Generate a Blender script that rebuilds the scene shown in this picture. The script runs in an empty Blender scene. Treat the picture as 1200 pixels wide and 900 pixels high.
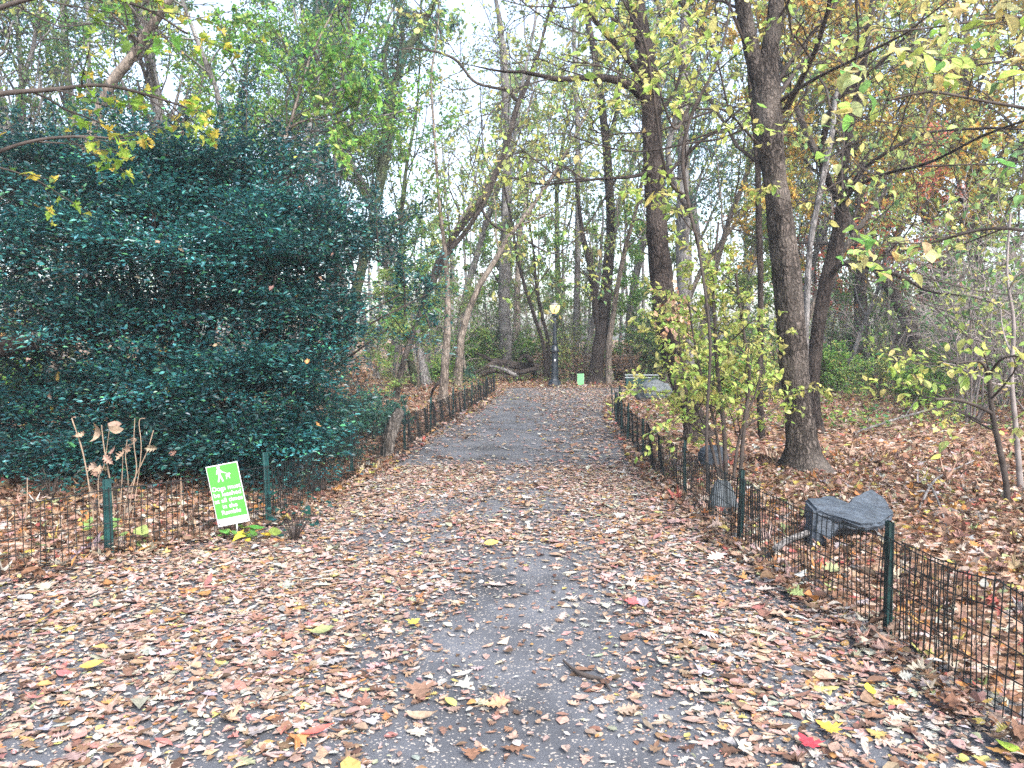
import bpy, math, random
import numpy as np
from mathutils import Vector, Matrix

random.seed(11)
RS = np.random.default_rng(11)
PI = math.pi
sc = bpy.context.scene
COL = sc.collection

# ------------------------------------------------------------------ camera model
F, CX, CY, EYE = 900.0, 600.0, 450.0, 1.75
PITCH = math.atan((450 - 397) / F)
cP, sP = math.cos(PITCH), math.sin(PITCH)


def ray(px, py):
    a, u = (px - CX) / F, (CY - py) / F
    return np.array([a, cP + sP * u, -sP + cP * u])


def at(px, py, Y):
    d = ray(px, py)
    return d * (Y / d[1]) + np.array([0, 0, EYE])


def G(px, py, z=0.0):
    d = ray(px, py)
    t = (z - EYE) / d[2]
    return np.array([d[0] * t, d[1] * t, z])


# ------------------------------------------------------------------ noise
def vnoise(x, y, seed=0):
    x = np.asarray(x, float); y = np.asarray(y, float)
    xi, yi = np.floor(x), np.floor(y)
    fx, fy = x - xi, y - yi
    fx = fx * fx * (3 - 2 * fx); fy = fy * fy * (3 - 2 * fy)

    def h(a, b):
        s = np.sin(a * 127.1 + b * 311.7 + seed * 74.7) * 43758.5453
        return s - np.floor(s)
    return (h(xi, yi) * (1 - fx) + h(xi + 1, yi) * fx) * (1 - fy) + (h(xi, yi + 1) * (1 - fx) + h(xi + 1, yi + 1) * fx) * fy


def fbm(x, y, seed=0, o=3):
    s, a, t = 0, 1, 0
    for k in range(o):
        s = s + a * vnoise(np.asarray(x) * 2 ** k, np.asarray(y) * 2 ** k, seed + k * 13)
        t += a; a *= .5
    return s / t


# ------------------------------------------------------------------ path edges and ground height
LEFT_E = np.array([(-3, -12), (3.9, -11.5), (4.7, -7.5), (5.4, -3.65), (6.06, -3.16), (7.16, -2.23), (9.66, -1.97), (11.8, -1.62), (14.3, -1.46), (16.6, -1.2), (17.9, -1.0), (21, -.8), (24, -.5), (27.6, -.45)])
RIGHT_E = np.array([(-3, 2.6), (2, 2.36), (3.4, 2.27), (4.5, 2.16), (6.56, 1.91), (8.38, 1.84), (10.9, 1.88), (13, 2.0), (14.2, 2.04), (16, 2.17), (17.5, 2.33), (21, 2.75), (22.3, 3.1), (23.2, 5.5), (24, 11), (27.6, 13)])
xl = lambda y: np.interp(y, LEFT_E[:, 0], LEFT_E[:, 1])
xr = lambda y: np.interp(y, RIGHT_E[:, 0], RIGHT_E[:, 1])


def gz(x, y):
    x = np.asarray(x, float); y = np.asarray(y, float)
    out = np.maximum(np.maximum(xl(y) - x, x - xr(y)), np.maximum(y - 27.4, -3 - y))
    o = np.clip((out - .35) / 1.2, 0, 1)
    o = o * o * (3 - 2 * o)
    far = np.clip((out - 2) / 14, 0, 1)
    und = .10 * fbm(x * .5, y * .5, 3) + .05 * vnoise(x * 1.7, y * 1.7, 5)
    hill = np.where(x < 0, .35, .25) * far
    return o * (und + hill)


def gzf(x, y):
    return float(gz(x, y))


# ------------------------------------------------------------------ mesh building
def mesh_np(name, V, faces, col=None, mats=(), midx=None, smooth=False):
    """V (n,3); faces: list of int arrays (m,k)."""
    me = bpy.data.meshes.new(name)
    V = np.asarray(V, np.float32)
    me.vertices.add(len(V)); me.vertices.foreach_set('co', V.ravel())
    faces = [f for f in faces if len(f)]
    loops = np.concatenate([f.ravel() for f in faces]).astype(np.int32)
    tot = np.concatenate([np.full(len(f), f.shape[1], np.int32) for f in faces])
    st = np.concatenate([[0], np.cumsum(tot)[:-1]]).astype(np.int32)
    me.loops.add(len(loops)); me.loops.foreach_set('vertex_index', loops)
    me.polygons.add(len(tot)); me.polygons.foreach_set('loop_start', st)
    if midx is not None:
        me.polygons.foreach_set('material_index', np.concatenate(midx).astype(np.int32))
    me.polygons.foreach_set('use_smooth', np.full(len(tot), bool(smooth)))
    if col is not None:
        c = np.ones((len(V), 4), np.float32); c[:, :3] = col
        a = me.color_attributes.new('Col', 'FLOAT_COLOR', 'POINT')
        a.data.foreach_set('color', c.ravel())
    for m in mats:
        me.materials.append(m)
    me.update(calc_edges=True)
    me.validate()
    return me


class MB:
    """accumulates geometry for ONE mesh object"""
    def __init__(s):
        s.V, s.F, s.C, s.M, s.n = [], [], [], [], 0

    def add(s, V, faces, col=None, mi=0):
        V = np.asarray(V, float)
        if not isinstance(faces, list):
            faces = [faces]
        for f in faces:
            f = np.asarray(f, np.int64)
            if len(f):
                s.F.append(f + s.n); s.M.append(np.full(len(f), mi))
        s.V.append(V)
        c = np.ones((len(V), 3)) * .5
        if col is not None:
            c[:] = col
        s.C.append(c); s.n += len(V)

    def tube(s, pts, rad, sides=6, col=None, mi=0, cap0=False, cap1=False, rough=0.0, rs=None, rmod=None):
        pts = np.asarray(pts, float); n = len(pts)
        rad = np.broadcast_to(np.asarray(rad, float), (n,)).copy()
        t = np.gradient(pts, axis=0)
        t /= np.linalg.norm(t, axis=1)[:, None] + 1e-9
        m = np.abs(t.mean(0)); ref = np.zeros(3); ref[int(np.argmin(m))] = 1
        u = np.cross(t, ref); u /= np.linalg.norm(u, axis=1)[:, None] + 1e-9
        v = np.cross(t, u)
        a = np.arange(sides) * 2 * PI / sides
        rr = rad[:, None] * np.ones((1, sides))
        if rmod is not None:
            rr = rr * rmod
        if rough:
            rs = rs or RS
            ridge = 1 + rough * rs.normal(0, 1, (1, sides)) + rough * .6 * rs.normal(0, 1, (n, sides))
            rr = rr * ridge
        P = pts[:, None] + rr[..., None] * (np.cos(a)[None, :, None] * u[:, None] + np.sin(a)[None, :, None] * v[:, None])
        V = P.reshape(-1, 3)
        i = np.arange(n - 1)[:, None] * sides; j = np.arange(sides)[None]; k = (j + 1) % sides
        q = np.stack([i + j, i + k, i + sides + k, i + sides + j], -1).reshape(-1, 4)
        fs = [q]
        if cap0:
            fs.append(np.arange(sides)[::-1][None])
        if cap1:
            fs.append(((n - 1) * sides + np.arange(sides))[None])
        s.add(V, fs, col, mi)

    def box(s, c, sz, R=None, col=None, mi=0):
        x, y, z = np.asarray(sz) / 2
        V = np.array([(-x, -y, -z), (x, -y, -z), (x, y, -z), (-x, y, -z), (-x, -y, z), (x, -y, z), (x, y, z), (-x, y, z)])
        if R is not None:
            V = V @ np.asarray(R).T
        f = np.array([(0, 3, 2, 1), (4, 5, 6, 7), (0, 1, 5, 4), (1, 2, 6, 5), (2, 3, 7, 6), (3, 0, 4, 7)])
        s.add(V + np.asarray(c), [f], col, mi)

    def lathe(s, prof, sides, c=(0, 0, 0), col=None, mi=0, rot=0):
        a = np.arange(sides) * 2 * PI / sides + rot
        V = np.array([[(r * math.cos(t), r * math.sin(t), z) for t in a] for r, z in prof]).reshape(-1, 3) + np.asarray(c)
        n = len(prof)
        i = np.arange(n - 1)[:, None] * sides; j = np.arange(sides)[None]; k = (j + 1) % sides
        q = np.stack([i + j, i + k, i + sides + k, i + sides + j], -1).reshape(-1, 4)
        s.add(V, [q, np.arange(sides)[::-1][None], ((n - 1) * sides + np.arange(sides))[None]], col, mi)

    def leaves(s, tpl, pos, d, nrm, size, col, curl=None, mi=0, width=None):
        T, fs = tpl
        n = len(pos)
        if n == 0:
            return
        d = d / (np.linalg.norm(d, axis=1)[:, None] + 1e-9)
        side = np.cross(nrm, d); side /= np.linalg.norm(side, axis=1)[:, None] + 1e-9
        nn = np.cross(d, side)
        k = len(T)
        tx, ty, tz = T[:, 0][None], T[:, 1][None], T[:, 2][None]
        if width is not None:
            ty = ty * width[:, None]
        z = tz + 0 * ty
        if curl is not None:
            z = z + curl[:, :1] * (ty ** 2) * 2.2 + curl[:, 1:2] * ((tx - .45) ** 2) * 1.6 + curl[:, 2:3] * ty * (tx - .5)
        V = pos[:, None] + size[:, None, None] * (tx[..., None] * d[:, None] + ty[..., None] * side[:, None] + z[..., None] * nn[:, None])
        off = (np.arange(n) * k)[:, None, None]
        F_ = [(f[None] + off).reshape(-1, f.shape[1]) for f in fs]
        s.add(V.reshape(-1, 3), F_, np.repeat(col, k, axis=0), mi)

    def mesh(s, name, mats, smooth=False):
        return mesh_np(name, np.concatenate(s.V), s.F, np.concatenate(s.C), mats, s.M, smooth)

    def build(s, name, mats, parent=None, smooth=False, loc=(0, 0, 0)):
        if not isinstance(mats, (list, tuple)):
            mats = [mats]
        o = bpy.data.objects.new(name, s.mesh(name, mats, smooth))
        COL.objects.link(o); o.location = loc
        if parent is not None:
            o.parent = parent
        return o


def tag(o, label=None, cat=None, group=None, kind=None):
    for k, v in (('label', label), ('category', cat), ('group', group), ('kind', kind)):
        if v:
            o[k] = v
    return o


def thing(name, label, cat, loc=(0, 0, 0), rz=0, group=None):
    o = bpy.data.objects.new(name, None); COL.objects.link(o)
    o.location = loc; o.rotation_euler = (0, 0, rz); o.empty_display_size = .1
    return tag(o, label, cat, group)


# ------------------------------------------------------------------ leaf templates (x length, y half width, z)
def strip_leaf(half):
    V, q, t = [], [], []
    for x, y in half:
        V += [(x, y, 0), (x, 0, -.02), (x, -y, 0)]
    for i in range(len(half) - 1):
        a = 3 * i
        q += [(a, a + 3, a + 4, a + 1), (a + 1, a + 4, a + 5, a + 2)]
    return np.array(V, float), [np.array(q)]


OAK = strip_leaf([(0, .01), (.12, .03), (.2, .17), (.29, .08), (.37, .3), (.47, .11), (.57, .36), (.67, .13), (.77, .27), (.86, .1), (1, .01)])
OVATE = strip_leaf([(0, .01), (.14, .16), (.34, .27), (.55, .27), (.78, .16), (1, .005)])
LONG = strip_leaf([(0, .01), (.2, .1), (.45, .155), (.7, .12), (1, .005)])
_m = [(0.0, .02), (-.12, .16), (.12, .2), (.02, .52), (.2, .4), (.3, .46), (.36, .24), (.55, .36), (.62, .28), (.66, .16), (.8, .16), (1.0, 0)]
_o = _m + [(x, -y) for x, y in _m[-2::-1]]
MAPLE = (np.array([(.3, 0, 0)] + [(x, y, 0) for x, y in _o]), [np.array([(0, i + 1, i) for i in range(1, len(_o))] + [(0, 1, len(_o))])])
HEX = (np.array([(0, 0, 0), (.3, .25, .05), (.68, .22, .04), (1, 0, -.04), (.68, -.22, .04), (.3, -.25, .05)]), [np.array([(0, 3, 2, 1), (0, 5, 4, 3)])])
QUAD = (np.array([(0, 0, 0), (.45, .27, .06), (1, 0, 0), (.45, -.27, .06)]), [np.array([(0, 2, 1), (0, 3, 2)])])


def pick(pal, n, rs, jit=.18):
    w = np.array([p[0] for p in pal], float); w /= w.sum()
    c = np.array([p[1] for p in pal])[rs.choice(len(pal), n, p=w)]
    c = c * np.exp(rs.normal(0, jit, (n, 1))) * np.exp(rs.normal(0, jit * .35, (n, 3)))
    return np.clip(c, .003, .8)


def unit(v):
    return v / (np.linalg.norm(v, axis=-1, keepdims=True) + 1e-9)


# ------------------------------------------------------------------ materials
def new_mat(name):
    m = bpy.data.materials.new(name); m.use_nodes = True
    nt = m.node_tree
    return m, nt, nt.nodes, nt.links, nt.nodes['Principled BSDF'], nt.nodes['Material Output']


def leaf_mat(name, trans=.4, rough=.55, spec=.3, gain=1.0, mottle=.35, tgain=1.25):
    m, nt, N, L, B, O = new_mat(name)
    a = N.new('ShaderNodeAttribute'); a.attribute_name = 'Col'
    geo = N.new('ShaderNodeTexCoord')
    no = N.new('ShaderNodeTexNoise'); no.inputs['Scale'].default_value = 45; no.inputs['Detail'].default_value = 3
    L.new(geo.outputs['Object'], no.inputs['Vector'])
    mr = N.new('ShaderNodeMapRange'); mr.inputs['From Min'].default_value = .3; mr.inputs['From Max'].default_value = .7
    mr.inputs['To Min'].default_value = (1 - mottle) * gain; mr.inputs['To Max'].default_value = (1 + mottle * .6) * gain
    L.new(no.outputs['Fac'], mr.inputs['Value'])
    mx = N.new('ShaderNodeVectorMath'); mx.operation = 'SCALE'
    L.new(a.outputs['Color'], mx.inputs[0]); L.new(mr.outputs['Result'], mx.inputs['Scale'])
    L.new(mx.outputs[0], B.inputs['Base Color'])
    B.inputs['Roughness'].default_value = rough; B.inputs['Specular IOR Level'].default_value = spec
    if trans:
        t = N.new('ShaderNodeBsdfTranslucent'); sm = N.new('ShaderNodeVectorMath'); sm.operation = 'SCALE'
        sm.inputs['Scale'].default_value = tgain
        L.new(mx.outputs[0], sm.inputs[0]); L.new(sm.outputs[0], t.inputs['Color'])
        ms = N.new('ShaderNodeMixShader'); ms.inputs['Fac'].default_value = trans
        L.new(B.outputs[0], ms.inputs[1]); L.new(t.outputs[0], ms.inputs[2]); L.new(ms.outputs[0], O.inputs['Surface'])
    return m


def bark_mat(name, dark, light, scale=14.0, bump=.6, stretch=.22, moss=None):
    m, nt, N, L, B, O = new_mat(name)
    tc = N.new('ShaderNodeTexCoord'); mp = N.new('ShaderNodeMapping'); mp.inputs['Scale'].default_value = (1, 1, stretch)
    dn = N.new('ShaderNodeTexNoise'); dn.inputs['Scale'].default_value = 9; dn.inputs['Detail'].default_value = 4; L.new(tc.outputs['Object'], dn.inputs['Vector'])
    dv_ = N.new('ShaderNodeVectorMath'); dv_.operation = 'MULTIPLY_ADD'; dv_.inputs[1].default_value = (.11, .11, .22)
    L.new(dn.outputs['Color'], dv_.inputs[0]); L.new(tc.outputs['Object'], dv_.inputs[2]); L.new(dv_.outputs[0], mp.inputs['Vector'])
    no = N.new('ShaderNodeTexNoise'); no.inputs['Scale'].default_value = scale; no.inputs['Detail'].default_value = 6; no.inputs['Roughness'].default_value = .65
    L.new(mp.outputs[0], no.inputs['Vector'])
    vo = N.new('ShaderNodeTexVoronoi'); vo.inputs['Scale'].default_value = scale * 1.6; vo.feature = 'DISTANCE_TO_EDGE'
    L.new(mp.outputs[0], vo.inputs['Vector'])
    cr = N.new('ShaderNodeValToRGB')
    cr.color_ramp.elements[0].position = .32; cr.color_ramp.elements[0].color = (*dark, 1)
    cr.color_ramp.elements[1].position = .68; cr.color_ramp.elements[1].color = (*light, 1)
    L.new(no.outputs['Fac'], cr.inputs['Fac'])
    vm = N.new('ShaderNodeMapRange'); vm.inputs['From Max'].default_value = .25; vm.inputs['To Min'].default_value = .25; vm.inputs['To Max'].default_value = 1.1
    L.new(vo.outputs['Distance'], vm.inputs['Value'])
    sc_ = N.new('ShaderNodeVectorMath'); sc_.operation = 'SCALE'
    L.new(cr.outputs['Color'], sc_.inputs[0]); L.new(vm.outputs[0], sc_.inputs['Scale'])
    outc = sc_.outputs[0]
    n2 = N.new('ShaderNodeTexNoise'); n2.inputs['Scale'].default_value = 1.7; n2.inputs['Detail'].default_value = 4
    L.new(tc.outputs['Object'], n2.inputs['Vector'])
    mr = N.new('ShaderNodeMapRange'); mr.inputs['From Min'].default_value = .48; mr.inputs['From Max'].default_value = .7
    L.new(n2.outputs['Fac'], mr.inputs['Value'])
    mix = N.new('ShaderNodeMix'); mix.data_type = 'RGBA'
    mm = N.new('ShaderNodeMath'); mm.operation = 'MULTIPLY'; mm.inputs[1].default_value = .55
    L.new(mr.outputs[0], mm.inputs[0]); L.new(mm.outputs[0], mix.inputs['Factor'])
    L.new(outc, mix.inputs['A']); mix.inputs['B'].default_value = (*(moss or (light[0] * 1.3, light[1] * 1.35, light[2] * 1.35)), 1)
    L.new(mix.outputs['Result'], B.inputs['Base Color'])
    B.inputs['Roughness'].default_value = .9; B.inputs['Specular IOR Level'].default_value = .15
    ad = N.new('ShaderNodeMath'); ad.operation = 'ADD'; L.new(no.outputs['Fac'], ad.inputs[0]); L.new(vo.outputs['Distance'], ad.inputs[1])
    bp = N.new('ShaderNodeBump'); bp.inputs['Strength'].default_value = bump; bp.inputs['Distance'].default_value = .05
    L.new(ad.outputs[0], bp.inputs['Height']); L.new(bp.outputs[0], B.inputs['Normal'])
    return m


def plain_mat(name, col, rough=.5, metal=0.0, spec=.5, var=.25, vscale=20, col2=None, bump=0.0):
    m, nt, N, L, B, O = new_mat(name)
    tc = N.new('ShaderNodeTexCoord'); no = N.new('ShaderNodeTexNoise'); no.inputs['Scale'].default_value = vscale; no.inputs['Detail'].default_value = 5
    L.new(tc.outputs['Object'], no.inputs['Vector'])
    cr = N.new('ShaderNodeValToRGB'); cr.color_ramp.elements[0].position = .35; cr.color_ramp.elements[1].position = .7
    c2 = col2 or tuple(min(1, c * (1 + var)) for c in col)
    cr.color_ramp.elements[0].color = (*[c * (1 - var) for c in col], 1); cr.color_ramp.elements[1].color = (*c2, 1)
    L.new(no.outputs['Fac'], cr.inputs['Fac']); L.new(cr.outputs['Color'], B.inputs['Base Color'])
    B.inputs['Roughness'].default_value = rough; B.inputs['Metallic'].default_value = metal; B.inputs['Specular IOR Level'].default_value = spec
    if bump:
        bp = N.new('ShaderNodeBump'); bp.inputs['Strength'].default_value = bump; bp.inputs['Distance'].default_value = .02
        L.new(no.outputs['Fac'], bp.inputs['Height']); L.new(bp.outputs[0], B.inputs['Normal'])
    return m


M_LEAF = leaf_mat('leaf_green', .45, .5, .3)
M_HOLLY = leaf_mat('leaf_holly', .10, .36, .5, mottle=.3)
M_LITTER = leaf_mat('leaf_dry', .12, .7, .25, mottle=.3)
M_BARK = bark_mat('bark_rough', (.022, .018, .016), (.135, .112, .098), 15, 1.0, stretch=.3)
M_BARK_D = bark_mat('bark_dark', (.014, .011, .010), (.074, .058, .051), 13, .9, stretch=.28)
M_BARK_G = bark_mat('bark_grey', (.085, .08, .078), (.26, .245, .24), 12, .5)
M_BARK_L = bark_mat('bark_log', (.05, .043, .038), (.16, .14, .125), 12, .6)
M_BARK_P = bark_mat('bark_pale', (.10, .08, .065), (.27, .225, .19), 9, .4)
M_BARK_M = bark_mat('bark_mossy', (.03, .035, .022), (.10, .115, .07), 12, .5, moss=(.07, .12, .035))
M_TWIG = plain_mat('twig', (.055, .045, .04), .85, spec=.15, var=.4, vscale=6)
M_TWIG_G = plain_mat('twig_grey', (.20, .175, .168), .85, spec=.15, var=.35, vscale=5)
M_STALK = plain_mat('dry_stalk', (.24, .175, .125), .8, spec=.2, var=.3, vscale=9)
M_GREENMETAL = plain_mat('green_paint', (.004, .040, .042), .42, spec=.5, var=.35, vscale=14, col2=(.010, .062, .060))
M_WIRE = plain_mat('wire_coating', (.004, .006, .007), .55, spec=.3, var=.4, vscale=8, col2=(.010, .016, .017))
M_LAMPMETAL = plain_mat('lamp_paint', (.010, .016, .024), .4, spec=.5, var=.3, vscale=10)


def ground_mat():
    m, nt, N, L, B, O = new_mat('leaf_floor')
    tc = N.new('ShaderNodeTexCoord')
    wn = N.new('ShaderNodeTexNoise'); wn.inputs['Scale'].default_value = 9; L.new(tc.outputs['Object'], wn.inputs['Vector'])
    av = N.new('ShaderNodeVectorMath'); av.operation = 'MULTIPLY_ADD'; av.inputs[1].default_value = (.09, .09, .09)
    L.new(wn.outputs['Color'], av.inputs[0]); L.new(tc.outputs['Object'], av.inputs[2])
    vo = N.new('ShaderNodeTexVoronoi'); vo.inputs['Scale'].default_value = 15; L.new(av.outputs[0], vo.inputs['Vector'])
    sp = N.new('ShaderNodeSeparateColor'); L.new(vo.outputs['Color'], sp.inputs['Color'])
    cr = N.new('ShaderNodeValToRGB'); r = cr.color_ramp
    cols = [(0, (.05, .03, .02)), (.2, (.14, .075, .045)), (.38, (.25, .15, .095)), (.55, (.34, .22, .16)), (.7, (.2, .105, .06)), (.82, (.42, .32, .25)), (.93, (.3, .12, .05)), (.98, (.4, .3, .07))]
    r.elements[0].position, r.elements[0].color = cols[0][0], (*cols[0][1], 1)
    r.elements[1].position, r.elements[1].color = cols[-1][0], (*cols[-1][1], 1)
    for p, c in cols[1:-1]:
        e = r.elements.new(p); e.color = (*c, 1)
    r.interpolation = 'CONSTANT'
    L.new(sp.outputs['Red'], cr.inputs['Fac'])
    ds = N.new('ShaderNodeMapRange'); ds.inputs['From Max'].default_value = .06; ds.inputs['To Min'].default_value = 1; ds.inputs['To Max'].default_value = .55
    L.new(vo.outputs['Distance'], ds.inputs['Value'])
    L.new(cr.outputs['Color'], B.inputs['Base Color'])
    B.inputs['Roughness'].default_value = .85; B.inputs['Specular IOR Level'].default_value = .2
    bp = N.new('ShaderNodeBump'); bp.inputs['Strength'].default_value = .8; bp.inputs['Distance'].default_value = .03
    L.new(sp.outputs['Green'], bp.inputs['Height']); L.new(bp.outputs[0], B.inputs['Normal'])
    return m


def asphalt_mat():
    m, nt, N, L, B, O = new_mat('asphalt')
    tc = N.new('ShaderNodeTexCoord')
    a = N.new('ShaderNodeTexNoise'); a.inputs['Scale'].default_value = 180; a.inputs['Detail'].default_value = 4; a.inputs['Roughness'].default_value = .7
    b = N.new('ShaderNodeTexNoise'); b.inputs['Scale'].default_value = 1.6; b.inputs['Detail'].default_value = 6
    v = N.new('ShaderNodeTexVoronoi'); v.inputs['Scale'].default_value = 120
    for n in (a, b, v):
        L.new(tc.outputs['Object'], n.inputs['Vector'])
    cr = N.new('ShaderNodeValToRGB'); e = cr.color_ramp.elements
    e[0].position, e[0].color = .3, (.032, .034, .040, 1); e[1].position, e[1].color = .72, (.135, .142, .16, 1)
    L.new(a.outputs['Fac'], cr.inputs['Fac'])
    mr = N.new('ShaderNodeMapRange'); mr.inputs['From Min'].default_value = .3; mr.inputs['From Max'].default_value = .7; mr.inputs['To Min'].default_value = .45; mr.inputs['To Max'].default_value = 1.2
    L.new(b.outputs['Fac'], mr.inputs['Value'])
    s = N.new('ShaderNodeVectorMath'); s.operation = 'SCALE'; L.new(cr.outputs['Color'], s.inputs[0]); L.new(mr.outputs[0], s.inputs['Scale'])
    # pale grit specks
    sp = N.new('ShaderNodeSeparateColor'); L.new(v.outputs['Color'], sp.inputs['Color'])
    gt = N.new('ShaderNodeMath'); gt.operation = 'GREATER_THAN'; gt.inputs[1].default_value = .93; L.new(sp.outputs['Red'], gt.inputs[0])
    mx = N.new('ShaderNodeMix'); mx.data_type = 'RGBA'; L.new(gt.outputs[0], mx.inputs['Factor']); L.new(s.outputs[0], mx.inputs['A']); mx.inputs['B'].default_value = (.26, .235, .21, 1)
    L.new(mx.outputs['Result'], B.inputs['Base Color'])
    B.inputs['Roughness'].default_value = .8; B.inputs['Specular IOR Level'].default_value = .3
    bp = N.new('ShaderNodeBump'); bp.inputs['Strength'].default_value = .5; bp.inputs['Distance'].default_value = .006
    L.new(a.outputs['Fac'], bp.inputs['Height']); L.new(bp.outputs[0], B.inputs['Normal'])
    return m


def rock_mat(name, dark, light):
    m, nt, N, L, B, O = new_mat(name)
    tc = N.new('ShaderNodeTexCoord'); mp = N.new('ShaderNodeMapping'); mp.inputs['Scale'].default_value = (1.2, 7, 7); mp.inputs['Rotation'].default_value = (.2, .35, -.75)
    L.new(tc.outputs['Object'], mp.inputs['Vector'])
    a = N.new('ShaderNodeTexNoise'); a.inputs['Scale'].default_value = 4; a.inputs['Detail'].default_value = 8; a.inputs['Roughness'].default_value = .7; L.new(mp.outputs[0], a.inputs['Vector'])
    b = N.new('ShaderNodeTexNoise'); b.inputs['Scale'].default_value = 60; b.inputs['Detail'].default_value = 3; L.new(tc.outputs['Object'], b.inputs['Vector'])
    ad = N.new('ShaderNodeMath'); ad.operation = 'MULTIPLY_ADD'; ad.inputs[1].default_value = .35; L.new(b.outputs['Fac'], ad.inputs[0]); L.new(a.outputs['Fac'], ad.inputs[2])
    cr = N.new('ShaderNodeValToRGB'); e = cr.color_ramp.elements
    e[0].position, e[0].color = .48, (*dark, 1); e[1].position, e[1].color = .9, (*light, 1)
    L.new(ad.outputs[0], cr.inputs['Fac']); L.new(cr.outputs['Color'], B.inputs['Base Color'])
    B.inputs['Roughness'].default_value = .6; B.inputs['Specular IOR Level'].default_value = .4
    bp = N.new('ShaderNodeBump'); bp.inputs['Strength'].default_value = .7; bp.inputs['Distance'].default_value = .02
    L.new(ad.outputs[0], bp.inputs['Height']); L.new(bp.outputs[0], B.inputs['Normal'])
    return m


M_ROCK = rock_mat('schist', (.008, .011, .016), (.062, .082, .108))
M_ROCK_P = rock_mat('schist_pale', (.035, .044, .05), (.105, .122, .132))

# ------------------------------------------------------------------ ground and path
def ground():
    fx = np.arange(-14, 14.01, .2); cx = np.array([16, 19, 23, 28, 36, 50, 80, 130, 220, 400, 700])
    xs = np.concatenate([-cx[::-1], fx, cx])
    ys = np.concatenate([[-60, -30, -15, -8, -5], np.arange(-3, 30.01, .2), [32, 35, 39, 44, 50, 60, 80, 120, 200, 400, 900]])
    X, Y = np.meshgrid(xs, ys); Z = gz(X, Y)
    V = np.stack([X, Y, Z], -1).reshape(-1, 3); nx = len(xs)
    i = np.arange(len(ys) - 1)[:, None] * nx; j = np.arange(nx - 1)[None]
    f = np.stack([i + j, i + j + 1, i + nx + j + 1, i + nx + j], -1).reshape(-1, 4)
    mb = MB(); mb.add(V, [f]); tag(mb.build('ground', ground_mat(), smooth=True), kind='structure')


def path():
    ys = np.concatenate([np.arange(-3, 27.41, .2)])
    V = []; n = 25
    for y in ys:
        a, b = xl(y) - .12 + .06 * math.sin(y * 3.1), xr(y) + .12 + .05 * math.sin(y * 2.3)
        for t in np.linspace(0, 1, n):
            V.append((a + (b - a) * t, y, .005))
    i = np.arange(len(ys) - 1)[:, None] * n; j = np.arange(n - 1)[None]
    f = np.stack([i + j, i + j + 1, i + n + j + 1, i + n + j], -1).reshape(-1, 4)
    mb = MB(); mb.add(np.array(V), [f]); tag(mb.build('path', asphalt_mat(), smooth=True), kind='structure')


ground(); path()

# ------------------------------------------------------------------ leaf litter
PAL_LITTER = [(.23, (.28, .19, .14)), (.22, (.31, .205, .17)), (.2, (.39, .31, .265)), (.15, (.18, .105, .07)), (.06, (.085, .05, .035)),
              (.04, (.36, .18, .07)), (.022, (.38, .29, .10)), (.025, (.30, .13, .11)), (.025, (.25, .26, .18)), (.05, (.28, .265, .255))]
PAL_FLOOR = [(.2, (.24, .15, .10)), (.17, (.28, .175, .135)), (.14, (.36, .285, .235)), (.23, (.145, .078, .046)), (.12, (.07, .04, .026)),
             (.045, (.34, .15, .05)), (.03, (.38, .3, .08)), (.025, (.27, .075, .06)), (.015, (.2, .24, .11)), (.04, (.26, .24, .225))]


def litter_points(n, ymin, ymax, rs):
    y = np.sqrt(rs.uniform(ymin ** 2, ymax ** 2, n)); hw = .70 * y + 1.1
    x = rs.uniform(-1, 1, n) * hw
    return x, y


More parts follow.
